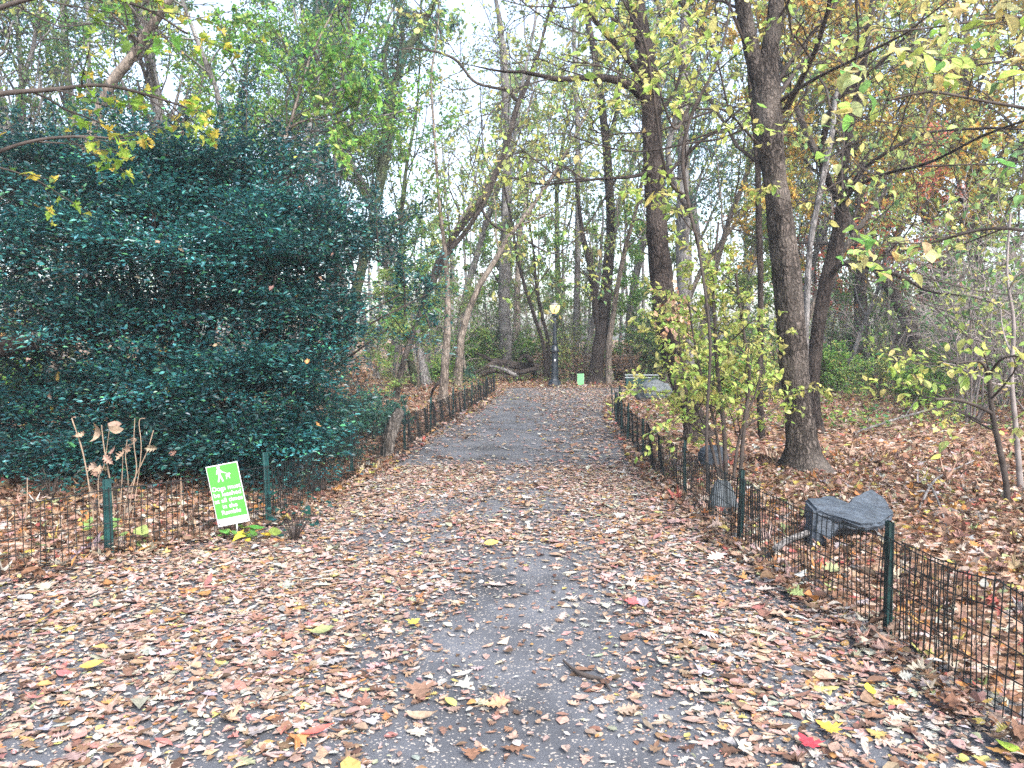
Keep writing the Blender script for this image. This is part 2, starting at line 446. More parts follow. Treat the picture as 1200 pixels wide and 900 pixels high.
def litter(name, n, ymin, ymax, on_path, tpls, rs, size, pal, zmax, tilt, label):
    x, y = litter_points(n, ymin, ymax, rs)
    out = np.maximum(np.maximum(xl(y) - x, x - xr(y)), y - 27.3)
    inside = out < -.02
    edge = np.clip(-out / .9, 0, 1)                      # 0 at the edge, 1 well inside
    nz = fbm(x * 1.15, y * .75, 21, 3)
    streak = fbm(x * 2.6, y * 1.4, 44, 2)
    left = np.clip((-x - .9) / 1.2, 0, 1) * np.clip((7.5 - y) / 2.5, 0, 1)
    big = fbm(x * .55, y * .38, 61, 2)
    q = .55 * nz + .25 * streak + .2 * big
    rt = np.clip((x - .75) / .8, 0, 1) * .16 + left * .10 - np.clip((y - 5) / 6, 0, 1) * .02
    lane = np.exp(-((x - .1 - .25 * np.sin(y * .55)) / .75) ** 2) * .12
    p = 1 / (1 + np.exp(-(q - .475 + rt - lane) * 22)) * .93 + .07
    p = np.clip(np.maximum(p, (1 - edge) ** 1.3), .06, 1)
    keep = (inside & (rs.random(n) < p)) if on_path else ((out > -.25))
    x, y, out = x[keep], y[keep], out[keep]
    n = len(x)
    base = np.maximum(gz(x, y), 0) + .008
    heap = np.clip(1 - np.abs(out) / .5, 0, 1) * .05 if on_path else 0.012 + np.clip(1 - np.abs(out) / .45, 0, 1) * .05
    z = base + rs.random(n) * (zmax + heap)
    ang = rs.uniform(0, 2 * PI, n)
    tl = np.abs(rs.normal(0, tilt, n)); ta = rs.uniform(0, 2 * PI, n)
    nrm = np.stack([np.sin(tl) * np.cos(ta), np.sin(tl) * np.sin(ta), np.cos(tl)], -1)
    d = np.stack([np.cos(ang), np.sin(ang), 0 * ang], -1); d = unit(d - (d * nrm).sum(-1, keepdims=True) * nrm)
    sz = size[0] * np.exp(rs.normal(0, size[1], n)); sz = np.clip(sz, .012, .16)
    lift = np.abs(d[:, 2]) * sz * .6
    z = z + lift
    pos = np.stack([x, y, z], -1) - d * (sz * .5)[:, None]
    col = np.minimum(pick(pal, n, rs, .16), .36)
    curl = np.stack([rs.normal(.2, .5, n), rs.normal(.06, .24, n), rs.normal(0, .4, n)], -1) * (.6 if on_path else 1.4)
    wid = np.exp(rs.normal(0, .18, n))
    mb = MB()
    ch = rs.choice(len(tpls), n, p=[t[0] for t in tpls])
    for k, (w, T) in enumerate(tpls):
        s = ch == k
        mb.leaves(T, pos[s], d[s], nrm[s], sz[s], col[s], curl[s], width=wid[s])
    return tag(mb.build(name, M_LITTER), label, kind='stuff')


near_t = [(.36, OAK), (.26, OVATE), (.2, LONG), (.18, MAPLE)]
frag_t = [(.5, HEX), (.3, QUAD), (.2, OVATE)]
far_t = [(.6, HEX), (.4, QUAD)]
litter('fallen_leaves', 54000, 2.3, 10.5, True, near_t, RS, (.057, .36), PAL_LITTER, .014, .11, 'dry tan and pink oak leaves scattered over the asphalt path')
litter('leaf_fragments', 90000, 2.3, 10.5, True, frag_t, RS, (.032, .4), PAL_LITTER, .012, .16, 'torn bits of dry leaf between the whole leaves on the path')
litter('fallen_leaves', 105000, 10.5, 28, True, far_t, RS, (.066, .35), PAL_LITTER, .016, .16, 'dry leaves carpeting the far stretch of the path')
litter('leaf_crumbs', 52000, 2.3, 11, True, [(1., QUAD)], RS, (.018, .35), PAL_LITTER, .004, .15, 'crumbled specks of dry leaf on the asphalt')
litter('fallen_leaves', 58000, 2.3, 11, False, near_t, RS, (.064, .34), PAL_FLOOR, .045, .38, 'brown leaf litter heaped behind the wire fences')
litter('fallen_leaves', 120000, 11, 34, False, far_t, RS, (.085, .3), PAL_FLOOR, .05, .38, 'brown leaf litter covering the woodland floor')


def one_leaf(px, py, T, size, col, ang, label, tiltx=.2):
    p = G(px, py, .03); mb = MB()
    nrm = unit(np.array([[math.sin(tiltx) * .5, -math.sin(tiltx), 1.0]]))
    d = np.array([[math.cos(ang), math.sin(ang), 0.1]])
    mb.leaves(T, np.zeros((1, 3)) - d * size * .5, d, nrm, np.array([size]), np.array([col]), np.array([[.25, .15, .15]]))
    e = np.array([0, 0, 0]) - d[0] * size * .5
    mb.tube([e, e - d[0] * size * .25, e - d[0] * size * .45 + (0, 0, .004)], .0013, 4, np.array(col) * .6)
    o = mb.build('fallen_leaf', M_LITTER); o.location = (p[0], p[1], max(gzf(p[0], p[1]), 0) + .045)
    tag(o, label, 'leaf', 'single bright leaves lying on the path')


one_leaf(945, 872, MAPLE, .105, (.36, .04, .055), 1.9, 'crimson lobed leaf lying beside a big yellow leaf near the right fence')
one_leaf(968, 855, MAPLE, .105, (.46, .29, .05), 2.3, 'big golden yellow lobed leaf beside the crimson leaf')
one_leaf(1183, 880, OVATE, .11, (.30, .42, .06), 2.2, 'fresh lime green oval leaf at the foot of the wire fence')
one_leaf(582, 828, OAK, .13, (.36, .21, .12), .1, 'broad brown oak leaf lying alone on bare asphalt')
one_leaf(486, 731, MAPLE, .08, (.48, .39, .06), .9, 'small lemon yellow leaf in the middle of the path')
one_leaf(576, 638, OVATE, .13, (.46, .34, .09), .05, 'curled yellow leaf standing out farther up the path', .5)
one_leaf(742, 707, MAPLE, .11, (.45, .10, .10), 1.2, 'pinkish red leaf on the path amid tan leaves')
one_leaf(1019, 811, OVATE, .10, (.66, .50, .05), 1.4, 'bright yellow leaf tilted up near the fence post', .5)
one_leaf(838, 655, OAK, .18, (.5, .42, .37), .5, 'pale grey oak leaf at the edge of the leaf heap', .3)
one_leaf(378, 741, OVATE, .14, (.20, .22, .10), .3, 'dull olive green leaf on the path facing the green sign')
one_leaf(372, 859, LONG, .14, (.45, .10, .08), .4, 'narrow red leaf on dark asphalt')
one_leaf(108, 782, OVATE, .12, (.42, .28, .07), .35, 'long amber leaf on the leafy path in front of the dry stalks')

# ------------------------------------------------------------------ tree growing
class Tree:
    def __init__(s, seed):
        s.rs = np.random.default_rng(seed); s.tubes = []; s.lp, s.ld = [], []

    def line(s, p, d, L, n, wander, trop):
        rs = s.rs; P = [np.array(p, float)]; d = np.array(d, float)
        st = L / n
        for _ in range(n):
            d = d + rs.normal(0, wander, 3) + np.array([0, 0, trop]); d /= np.linalg.norm(d)
            P.append(P[-1] + d * st)
        return np.array(P)

    def leaf_on(s, P, m, t0=.15):
        rs = s.rs
        if m <= 0:
            return
        m = int(m) + (1 if rs.random() < m - int(m) else 0)
        if m == 0:
            return
        t = rs.uniform(t0, 1, m) * (len(P) - 1); i = np.minimum(t.astype(int), len(P) - 2); f = (t - i)[:, None]
        s.lp.append(P[i] * (1 - f) + P[i + 1] * f); s.ld.append(unit(P[i + 1] - P[i]))

    def kids(s, P, r, lev, cfg, t0=.2, count=None, t1=1.0, spread=None):
        """children of a polyline P with radii r"""
        rs = s.rs; L = np.linalg.norm(np.diff(P, axis=0), axis=1).sum()
        c = cfg[lev]; cnt = c['n'] if count is None else count
        for k in range(cnt):
            t = t0 + (t1 - t0) * (k + rs.random()) / cnt
            x = t * (len(P) - 1); i = min(int(x), len(P) - 2); f = x - i
            p = P[i] * (1 - f) + P[i + 1] * f; ax = unit(P[i + 1] - P[i]); rr = r[i] * (1 - f) + r[i + 1] * f
            q = rs.normal(0, 1, 3); q -= q.dot(ax) * ax; q = unit(q)
            if c.get('flat'):
                q[2] *= .35; q = unit(q)
            a = rs.normal(c['ang'], .18); d = ax * math.cos(a) + q * math.sin(a)
            l = (c['len'] if 'len' in c else L * c['ratio']) * (1 - c.get('taper', .5) * t) * rs.uniform(.65, 1.25)
            r0 = min(max(rr * c.get('rr', .5), c['rmin']), rr * .9 + .001)
            s.branch(p, d, l, r0, lev, cfg)

    def branch(s, p, d, l, r0, lev, cfg):
        c = cfg[lev]; n = c['seg']
        P = s.line(p, d, l, n, c['w'], c['trop'])
        r = np.linspace(r0, max(r0 * .35, c['rmin'] * .55), n + 1)
        s.tubes.append((P, r, lev))
        if lev + 1 < len(cfg):
            s.kids(P, r, lev + 1, cfg)
        s.leaf_on(P, c.get('leaf', 0))

    def wood(s, mb, levs, mi=0, sides=(8, 6, 4, 3, 3)):
        for P, r, lev in s.tubes:
            if lev in levs:
                mb.tube(P, r, sides[min(lev, 4)], mi=mi)

    def foliage(s, mb, tpl, size, pal, mi=1, up=.7, droop=.3, jitp=.03, szj=.25, flat=False):
        if not s.lp:
            return
        rs = s.rs
        p = np.concatenate(s.lp); d = np.concatenate(s.ld); n = len(p)
        p = p + rs.normal(0, jitp, (n, 3))
        d = unit(d * .5 + rs.normal(0, .75, (n, 3)) + np.array([0, 0, -droop]))
        nr = unit(rs.normal(0, 1, (n, 3)) * (1 - up) + np.array([0, 0, up]))
        sz = size * np.exp(rs.normal(0, szj, n))
        cl = fbm(p[:, 0] * .9 + p[:, 2] * .7, p[:, 1] * .9 - p[:, 2] * .4, 9, 2)[:, None]
        col = pick(pal, n, rs, .2) * (.75 + .55 * cl)
        curl = np.stack([rs.normal(.3, .4, n), rs.normal(-.2, .3, n), rs.normal(0, .3, n)], -1)
        mb.leaves(tpl, p, d, nr, sz, np.clip(col, .004, .7), curl, mi)


GREEN = [(.5, (.10, .22, .06)), (.3, (.07, .18, .075)), (.2, (.23, .31, .08))]
LGREEN = [(.5, (.16, .32, .06)), (.25, (.09, .22, .075)), (.25, (.28, .36, .09))]
TEAL = [(.5, (.05, .145, .115)), (.3, (.07, .18, .11)), (.2, (.035, .11, .11))]
YEL = [(.35, (.34, .39, .12)), (.3, (.24, .34, .11)), (.15, (.42, .38, .12)), (.2, (.13, .24, .10))]
OLIVE = [(.5, (.15, .20, .09)), (.3, (.22, .25, .10)), (.2, (.10, .17, .10))]
ORANGE = [(.35, (.46, .28, .07)), (.3, (.40, .31, .08)), (.25, (.28, .31, .08)), (.1, (.50, .36, .08))]
RED = [(.5, (.42, .13, .10)), (.3, (.5, .22, .10)), (.2, (.33, .17, .06))]
DRY = [(.5, (.28, .18, .11)), (.3, (.36, .25, .17)), (.2, (.22, .12, .06))]
PALEY = [(.4, (.42, .46, .13)), (.35, (.29, .41, .10)), (.25, (.48, .45, .17))]


def proto_tree(seed, H, r, n1, leaf, pal, bark, tpl=QUAD, size=.09, ang=.85, t0=.25, l1=.33, n2=6, n3=5, lean=0.0, up=.55, twig=None, twr=.005):
    """returns (trunk mesh, crown mesh)"""
    T = Tree(seed); rs = T.rs
    P = T.line((0, 0, -.15), (lean + rs.normal(0, .1), rs.normal(0, .1), 1), H, 14, .085, .03)
    rad = np.linspace(1, .16, 15) ** 1.1 * r; rad[0] *= 1.6; rad[1] *= 1.1
    cfg = [None, dict(n=n1, ang=ang, len=H * l1, taper=.6, rr=.42, rmin=.018, seg=6, w=.16, trop=.045, leaf=0),
           dict(n=n2, ang=.8, ratio=.5, taper=.4, rr=.5, rmin=.009, seg=5, w=.2, trop=.03, leaf=leaf * .4),
           dict(n=n3, ang=.8, ratio=.5, taper=.4, rr=.5, rmin=twr, seg=3, w=.22, trop=0.0, leaf=leaf)]
    T.kids(P, rad, 1, cfg, t0=t0)
    a = MB(); a.tube(P, rad, 9, rough=.05, rs=rs)
    T.wood(a, (1,))
    b = MB(); T.wood(b, (2, 3)); T.foliage(b, tpl, size, pal, up=up, jitp=.06)
    return a.mesh('trunk', [bark], True), b.mesh('crown', [twig or M_TWIG, M_LEAF])


def proto_shrub(seed, H, ns, leaf, pal, tpl=HEX, size=.06, n2=7, n3=4, spread=.5, stem=None, r=.014, up=.6, trop=.0, w=.14, tr=.0038):
    T = Tree(seed); rs = T.rs
    a = MB()
    cfg = [None, dict(n=n2, ang=.75, len=H * .4, taper=.35, rr=.6, rmin=.006, seg=5, w=.22, trop=.01, leaf=leaf * .6),
           dict(n=n3, ang=.8, ratio=.5, taper=.3, rr=.6, rmin=tr, seg=3, w=.22, trop=-.01, leaf=leaf)]
    for k in range(ns):
        az = rs.uniform(0, 2 * PI); sp = rs.uniform(.1, 1) * spread
        p = (math.cos(az) * .12 * rs.random(), math.sin(az) * .12 * rs.random(), -.05)
        P = T.line(p, (math.cos(az) * sp, math.sin(az) * sp, 1), H * rs.uniform(.65, 1.1), 8, w * .6, trop)
        rad = np.linspace(r * rs.uniform(.8, 1.3), r * .35, 9)
        a.tube(P, rad, 5)
        T.kids(P, rad, 1, cfg, t0=.2)
    b = MB(); T.wood(b, (1, 2), sides=(5, 4, 3, 3)); T.foliage(b, tpl, size, pal, up=up, jitp=.02)
    return a.mesh('stem', [stem or M_TWIG], True), b.mesh('foliage', [stem or M_TWIG, M_LEAF])


PROTO = {}


def place(kind, cat, name, label, loc, rz, s, group, parts=('trunk', 'crown'), tilt=(0, 0)):
    root = thing(name, label, cat, loc, rz, group); root.scale = (s, s, s)
    root.rotation_euler = (tilt[0], tilt[1], rz)
    for pn, me in zip(parts, PROTO[kind]):
        o = bpy.data.objects.new(pn, me); COL.objects.link(o); o.parent = root
    return root


for k, sd in enumerate((1, 2)):
    PROTO[f'green{k}'] = proto_tree(100 + sd, 12, .13, 15, 12, GREEN if k else LGREEN, M_BARK_G, size=.085, t0=.38)
    PROTO[f'teal{k}'] = proto_tree(110 + sd, 12.5, .15, 17, 14, TEAL, M_BARK_G, size=.08, t0=.3)
    PROTO[f'yellow{k}'] = proto_tree(120 + sd, 11, .11, 16, 6.5, YEL, M_BARK_P, size=.085, tpl=HEX, t0=.35)
    PROTO[f'orange{k}'] = proto_tree(130 + sd, 14, .22, 18, 17, ORANGE, M_BARK, size=.12, tpl=HEX)
    PROTO[f'bare{k}'] = proto_tree(140 + sd, 13, .12 + .06 * k, 19, 2.6, OLIVE if k else YEL, M_BARK_G, n2=7, n3=6, ang=.65, l1=.3, size=.09, twr=.007, twig=M_TWIG)
    PROTO[f'olive{k}'] = proto_tree(150 + sd, 11, .1, 15, 8, OLIVE, M_BARK_M, size=.085)
PROTO['red0'] = proto_tree(161, 7.5, .08, 13, 5, RED, M_BARK_G, size=.1, tpl=HEX, n2=5)
for k in (0, 1):
    PROTO[f'small{k}'] = proto_tree(170 + k, 6.5, .06, 15, 13, LGREEN if k else [(.5, (.24, .34, .10)), (.3, (.16, .28, .10)), (.2, (.34, .36, .11))], M_BARK_P, tpl=HEX, size=.095, t0=.1, n2=5, n3=4)
PROTO['thicket0'] = proto_shrub(201, 3.2, 13, 1.1, YEL, n2=9, n3=4, spread=.85, stem=M_TWIG_G, r=.016, w=.2, tr=.006, size=.085)
PROTO['thicket1'] = proto_shrub(202, 4.2, 12, 1.3, GREEN, n2=10, n3=4, spread=.65, stem=M_TWIG_G, r=.019, w=.2, tr=.006, size=.085)
PROTO['gshrub0'] = proto_shrub(203, 1.5, 14, 9, LGREEN, size=.07, spread=.7)
PROTO['gshrub1'] = proto_shrub(204, 2.4, 12, 8, GREEN, size=.07, spread=.6)
PROTO['yshrub0'] = proto_shrub(205, 2.2, 10, 5, YEL, size=.075, spread=.6)
PROTO['tealshrub0'] = proto_shrub(206, 1.1, 12, 11, TEAL, size=.05, spread=.9)
PROTO['dryshrub0'] = proto_shrub(207, 1.3, 14, 3, DRY, size=.07, spread=.7, stem=M_TWIG_G)

ANCH = [(-400, 'far behind the holly at the edge of view'), (60, 'behind the thick western flank of the holly'), (230, 'behind the middle of the holly bush'), (400, 'behind the tip of the holly bush'), (505, 'behind the tall leaning stems past the holly'),
        (560, 'behind the tangle of fallen logs'), (630, 'behind the lit street lamp'), (690, 'behind the leaning dark trunk'), (735, 'behind the bench'), (810, 'behind the trunk with dry ivy'),
        (880, 'behind the big rough trunk'), (960, 'beyond the grey slab boulder'), (1060, 'at the back of the bare thicket'), (1160, 'beyond the bent sapling'), (1260, 'past the edge of the thicket')]


def anchor(px):
    return [a for x, a in ANCH if px >= x][-1]


DESC = {'green': ('green_tree', 'bright green leafy tree'), 'teal': ('evergreen_tree', 'blue green fine leaved tree'), 'yellow': ('yellow_tree', 'thin tree with sparse yellow green leaves'),
        'orange': ('oak_tree', 'tall oak with orange brown leaves'), 'bare': ('bare_tree', 'slender nearly bare grey tree'), 'olive': ('olive_tree', 'small mossy tree with dull olive leaves'),
        'small': ('small_tree', 'low branching pale green small tree'), 'red': ('red_maple', 'small tree with red autumn leaves'), 'thicket': ('bare_shrub', 'tangled grey twiggy shrub'), 'gshrub': ('green_shrub', 'low bright green shrub'),
        'yshrub': ('yellow_shrub', 'loose shrub with yellow green leaves'), 'tealshrub': ('evergreen_shrub', 'small dark evergreen shrub'), 'dryshrub': ('dry_shrub', 'low shrub of dry tan leaves')}
BG = []


def bg(kind, px, Y, s=1.0):
    if 'shrub' not in kind and 'thicket' not in kind and 'small' not in kind and 'red' not in kind:
        s *= max(1.0, Y / 21)
    BG.append((kind, px, Y, s))


def flush_bg():
    names = {}
    for kind, px, Y, s in BG:
        sp = kind.rstrip('0123456789'); dist = 'near' if Y < 17 else ('mid' if Y < 26 else 'far')
        names.setdefault((sp, anchor(px), dist), []).append((kind, px, Y, s))
    dw = {'near': 'close', 'mid': 'midway', 'far': 'deep'}
    for (sp, an, dist), lst in names.items():
        nm, ds = DESC[sp]; shrub = 'shrub' in nm
        lab = f'{ds} {dw[dist]} {an}'
        for kind, px, Y, s in lst:
            x = (px - CX) / F * Y
            if max(xl(Y) - x, x - xr(Y), Y - 27.4) < .5:
                Y = 28.2 + .6 * random.random(); x = (px - CX) / F * Y
            place(kind, 'shrub' if shrub else 'tree', nm, lab, (x, Y, gzf(x, Y) - .02), random.uniform(0, 6.28), s * random.uniform(.92, 1.08),
                  f'{dw[dist]}: {ds}, several {an}' if len(lst) > 1 else None, ('stem', 'foliage') if shrub else ('trunk', 'crown'), (random.gauss(0, .03), random.gauss(0, .03)))


# left, behind the holly
for a in [('bare0', -60, 17), ('green1', -10, 20), ('teal0', 30, 24), ('bare1', 70, 19), ('olive0', 100, 23), ('teal1', 150, 26), ('green1', 215, 27), ('bare1', 240, 18), ('teal0', 285, 22),
          ('green0', 330, 16, .9), ('green0', 385, 17.5, .9), ('green1', 300, 25), ('teal1', 420, 24), ('green0', 360, 28), ('bare0', 440, 30), ('teal0', 470, 31, .9), ('olive1', 400, 32), ('bare1', 120, 31), ('bare0', 30, 33), ('teal1', 205, 34),
          ('olive0', 490, 26), ('yellow0', 535, 27, .9), ('yellow1', 605, 35), ('olive0', 668, 42),
          ('teal0', 705, 42), ('teal1', 730, 36, .9), ('green1', 755, 33, .7), ('olive1', 770, 40), ('yellow0', 822, 29), ('bare0', 845, 36), ('teal0', 868, 44, .8),
          ('yellow1', 865, 24, .8), ('bare0', 920, 27), ('olive0', 945, 36), ('orange0', 1010, 27), ('red0', 985, 23), ('red0', 965, 32, 1.1), ('bare1', 1000, 37), ('orange1', 1085, 22), ('bare0', 1060, 29),
          ('orange0', 1150, 25), ('bare1', 1115, 32), ('orange1', 1200, 19.5), ('bare0', 1180, 33), ('yellow0', 1235, 24), ('orange0', 1290, 23), ('olive1', 1110, 40), ('yellow1', 1040, 36, .8), ('bare1', 1220, 30), ('red0', 1050, 34, 1.1),
          ('bare0', -140, 22), ('teal0', -110, 30), ('yellow1', 500, 37), ('bare0', 525, 34), ('yellow0', 715, 25), ('yellow1', 780, 23), ('yellow0', 930, 21), ('green1', 500, 27), ('orange1', 1040, 24), ('yellow1', 1130, 20)]:
    bg(*a)
# understorey
for a in [('small0', 548, 31), ('small1', 575, 36), ('small0', 612, 39), ('small0', 640, 41), ('small1', 662, 37), ('small0', 728, 34), ('small1', 757, 31), ('small0', 795, 36), ('small1', 500, 30), ('small0', 850, 27), ('small1', 905, 31), ('small0', 960, 34), ('small1', 1020, 30), ('small0', 1080, 33), ('small1', 455, 33), ('small0', 1140, 30), ('small1', 462, 24, .6), ('small0', 490, 25, .6), ('gshrub0', 520, 28, .8), ('yshrub0', 545, 34), ('gshrub1', 575, 34), ('gshrub0', 548, 32, 1.3), ('gshrub0', 615, 35, 1.3), ('dryshrub0', 640, 33), ('yshrub0', 664, 30.5), ('dryshrub0', 672, 30),
          ('dryshrub0', 712, 30), ('gshrub0', 722, 31), ('gshrub1', 755, 30), ('gshrub1', 768, 31, 1.2), ('dryshrub0', 735, 29.5), ('yshrub0', 790, 27), ('thicket0', 830, 26), ('gshrub0', 845, 19), ('gshrub1', 880, 23), ('yshrub0', 905, 20),
          ('thicket0', 925, 24), ('gshrub0', 965, 22), ('thicket1', 985, 26), ('gshrub1', 1010, 27), ('thicket1', 1040, 22), ('thicket1', 1090, 24), ('gshrub0', 1105, 23), ('thicket1', 1125, 18.5), ('gshrub1', 1150, 20, .8), ('yshrub0', 1030, 19, .8), ('gshrub0', 1070, 17.5, .8), ('thicket1', 1180, 17),
          ('gshrub1', 1160, 25), ('thicket1', 1215, 19), ('thicket0', 1250, 16), ('yshrub0', 1080, 28), ('gshrub0', 1020, 24), ('thicket1', 1140, 14.5), ('thicket0', 1225, 14.5),
          ('small0', 428, 21, .6), ('thicket1', 500, 29), ('thicket1', 595, 34), ('thicket1', 645, 36), ('thicket0', 700, 34), ('tealshrub0', 425, 13.2, .8), ('tealshrub0', 452, 13.8, .7), ('tealshrub0', 395, 10.8, .8), ('tealshrub0', 545, 18.8, .6), ('dryshrub0', 410, 16),
          ('gshrub1', -20, 16), ('gshrub0', 30, 15), ('yshrub0', -70, 14)]:
    bg(*a)
flush_bg()


# far woods: one mass
def far_woods():
    rs = np.random.default_rng(77); mb = MB()
    for _ in range(170):
        y = rs.uniform(44, 78); x = rs.uniform(-1, 1) * (.78 * y + 6); h = rs.uniform(8, 17); r = rs.uniform(.05, .2)
        n = 6; P = np.stack([x + np.cumsum(rs.normal(0, .18, n)), y + 0 * np.arange(n), np.linspace(0, h, n) + gz(x, y)], -1)
        mb.tube(P, np.linspace(r, r * .3, n), 5)
        for k in range(10):
            t = rs.uniform(.15, .95); p = P[int(t * 5)] + (0, 0, rs.random()); az = rs.uniform(0, 6.28); l = rs.uniform(1, 3)
            d = np.array([math.cos(az), math.sin(az), rs.uniform(.2, 1.0)])
            Q = np.array([p, p + d * l * .5 + rs.normal(0, .15, 3), p + d * l + rs.normal(0, .3, 3)])
            mb.tube(Q, [r * .3, r * .2, .012], 3)
    n = 45000
    cx = rs.uniform(-1, 1, 900); cy = rs.uniform(44, 80, 900); cz = np.abs(rs.normal(0, 1, 900)) * 4.6 + .3
    cxx = cx * (.78 * cy + 6); i = rs.integers(0, 900, n)
    p = np.stack([cxx[i], cy[i], cz[i]], -1) + rs.normal(0, 1, (n, 3)) * np.array([1.3, 1.3, .9]); p[:, 2] = np.maximum(p[:, 2], .1)
    pals = [OLIVE, DRY, TEAL, GREEN, YEL, DRY]; ci = rs.integers(0, 6, 900)[i]
    col = np.zeros((n, 3))
    for k, pl in enumerate(pals):
        m = ci == k; col[m] = pick(pl, m.sum(), rs, .2)
    mb.leaves(QUAD, p, unit(rs.normal(0, 1, (n, 3))), unit(rs.normal(0, 1, (n, 3))), .22 * np.exp(rs.normal(0, .3, n)), col, mi=1)
    tag(mb.build('far_woods', [M_BARK_G, M_LEAF]), 'hazy mass of far trunks and autumn foliage closing the view', kind='stuff')


far_woods()


def undergrowth():
    rs = np.random.default_rng(78); mb = MB(); n = 2600
    y = np.sqrt(rs.uniform(13 ** 2, 40 ** 2, n)); x = rs.uniform(-1, 1, n) * (.7 * y + 1)
    out = np.maximum(np.maximum(xl(y) - x, x - xr(y)), y - 27.6)
    dn = fbm(x * .35, y * .35, 31, 2) + np.clip((y - 20) / 30, 0, .3)
    ok = (out > .5) & (rs.random(n) < np.clip((dn - .42) * 4, 0, 1))
    x, y = x[ok], y[ok]; z = gz(x, y); m = len(x); h = rs.uniform(.15, .75, m)
    for k in range(m):
        P = np.array([(x[k], y[k], z[k]), (x[k] + rs.normal(0, .08), y[k] + rs.normal(0, .08), z[k] + h[k] * .6), (x[k] + rs.normal(0, .15), y[k], z[k] + h[k])])
        mb.tube(P, [.005, .004, .002], 3)
    r = 26
    p = np.repeat(np.stack([x, y, z], -1), r, 0); hh = np.repeat(h, r); t = rs.uniform(.1, 1.1, m * r)
    p = p + np.stack([rs.normal(0, .16, m * r), rs.normal(0, .16, m * r), hh * t], -1)
    kind = np.repeat(rs.integers(0, 5, m), r); col = np.zeros((m * r, 3))
    for k, pl in enumerate((GREEN, OLIVE, DRY, LGREEN, YEL)):
        s = kind == k; col[s] = pick(pl, s.sum(), rs, .2)
    nr = unit(rs.normal(0, .5, (m * r, 3)) + (0, 0, .8))
    mb.leaves(HEX, p, unit(rs.normal(0, 1, (m * r, 3)) * (1, 1, .4)), nr, .07 * np.exp(rs.normal(0, .25, m * r)), col, mi=1)
    tag(mb.build('undergrowth', [M_TWIG, M_LEAF]), 'low weeds and seedlings on the woodland floor', kind='stuff')


undergrowth()


# ------------------------------------------------------------------ hero trees drawn from the photograph at their own distance
def catmull(P, n):
    P = np.asarray(P, float); Q = np.vstack([2 * P[0] - P[1], P, 2 * P[-1] - P[-2]])
    out = []
    for x in np.linspace(0, len(P) - 1 - 1e-6, n):
        i = int(x); t = x - i; a, b, c, d = Q[i:i + 4]
        out.append(.5 * ((2 * b) + (c - a) * t + (2 * a - 5 * b + 4 * c - d) * t * t + (3 * b - a - 3 * c + d) * t ** 3))
    return np.array(out)


def stemline(pts, Y, base=True, n=None, dY=None):
    """pts: (px, py, width_px[, dY]) -> polyline, radii"""
    pts = [tuple(p) + (0,) * (4 - len(p)) for p in pts]
    P = np.array([at(p[0], p[1], Y + p[3]) for p in pts]); r = np.array([p[2] / 2 / F * (Y + p[3]) for p in pts])
    if base:
        P[0, 2] = gzf(P[0, 0], P[0, 1]) - .12
    n = n or len(pts) * 5
    A = catmull(np.column_stack([P, r]), n)
    return A[:, :3], np.maximum(A[:, 3], .002)


CFG_SPARSE = [None,
              dict(n=10, ang=.8, len=2.4, taper=.4, rr=.2, rmin=.013, seg=7, w=.17, trop=.03, leaf=0),
              dict(n=7, ang=.75, ratio=.5, taper=.4, rr=.5, rmin=.007, seg=5, w=.2, trop=.01, leaf=.8),
              dict(n=5, ang=.75, ratio=.5, taper=.3, rr=.6, rmin=.004, seg=4, w=.2, trop=-.02, leaf=2.0)]


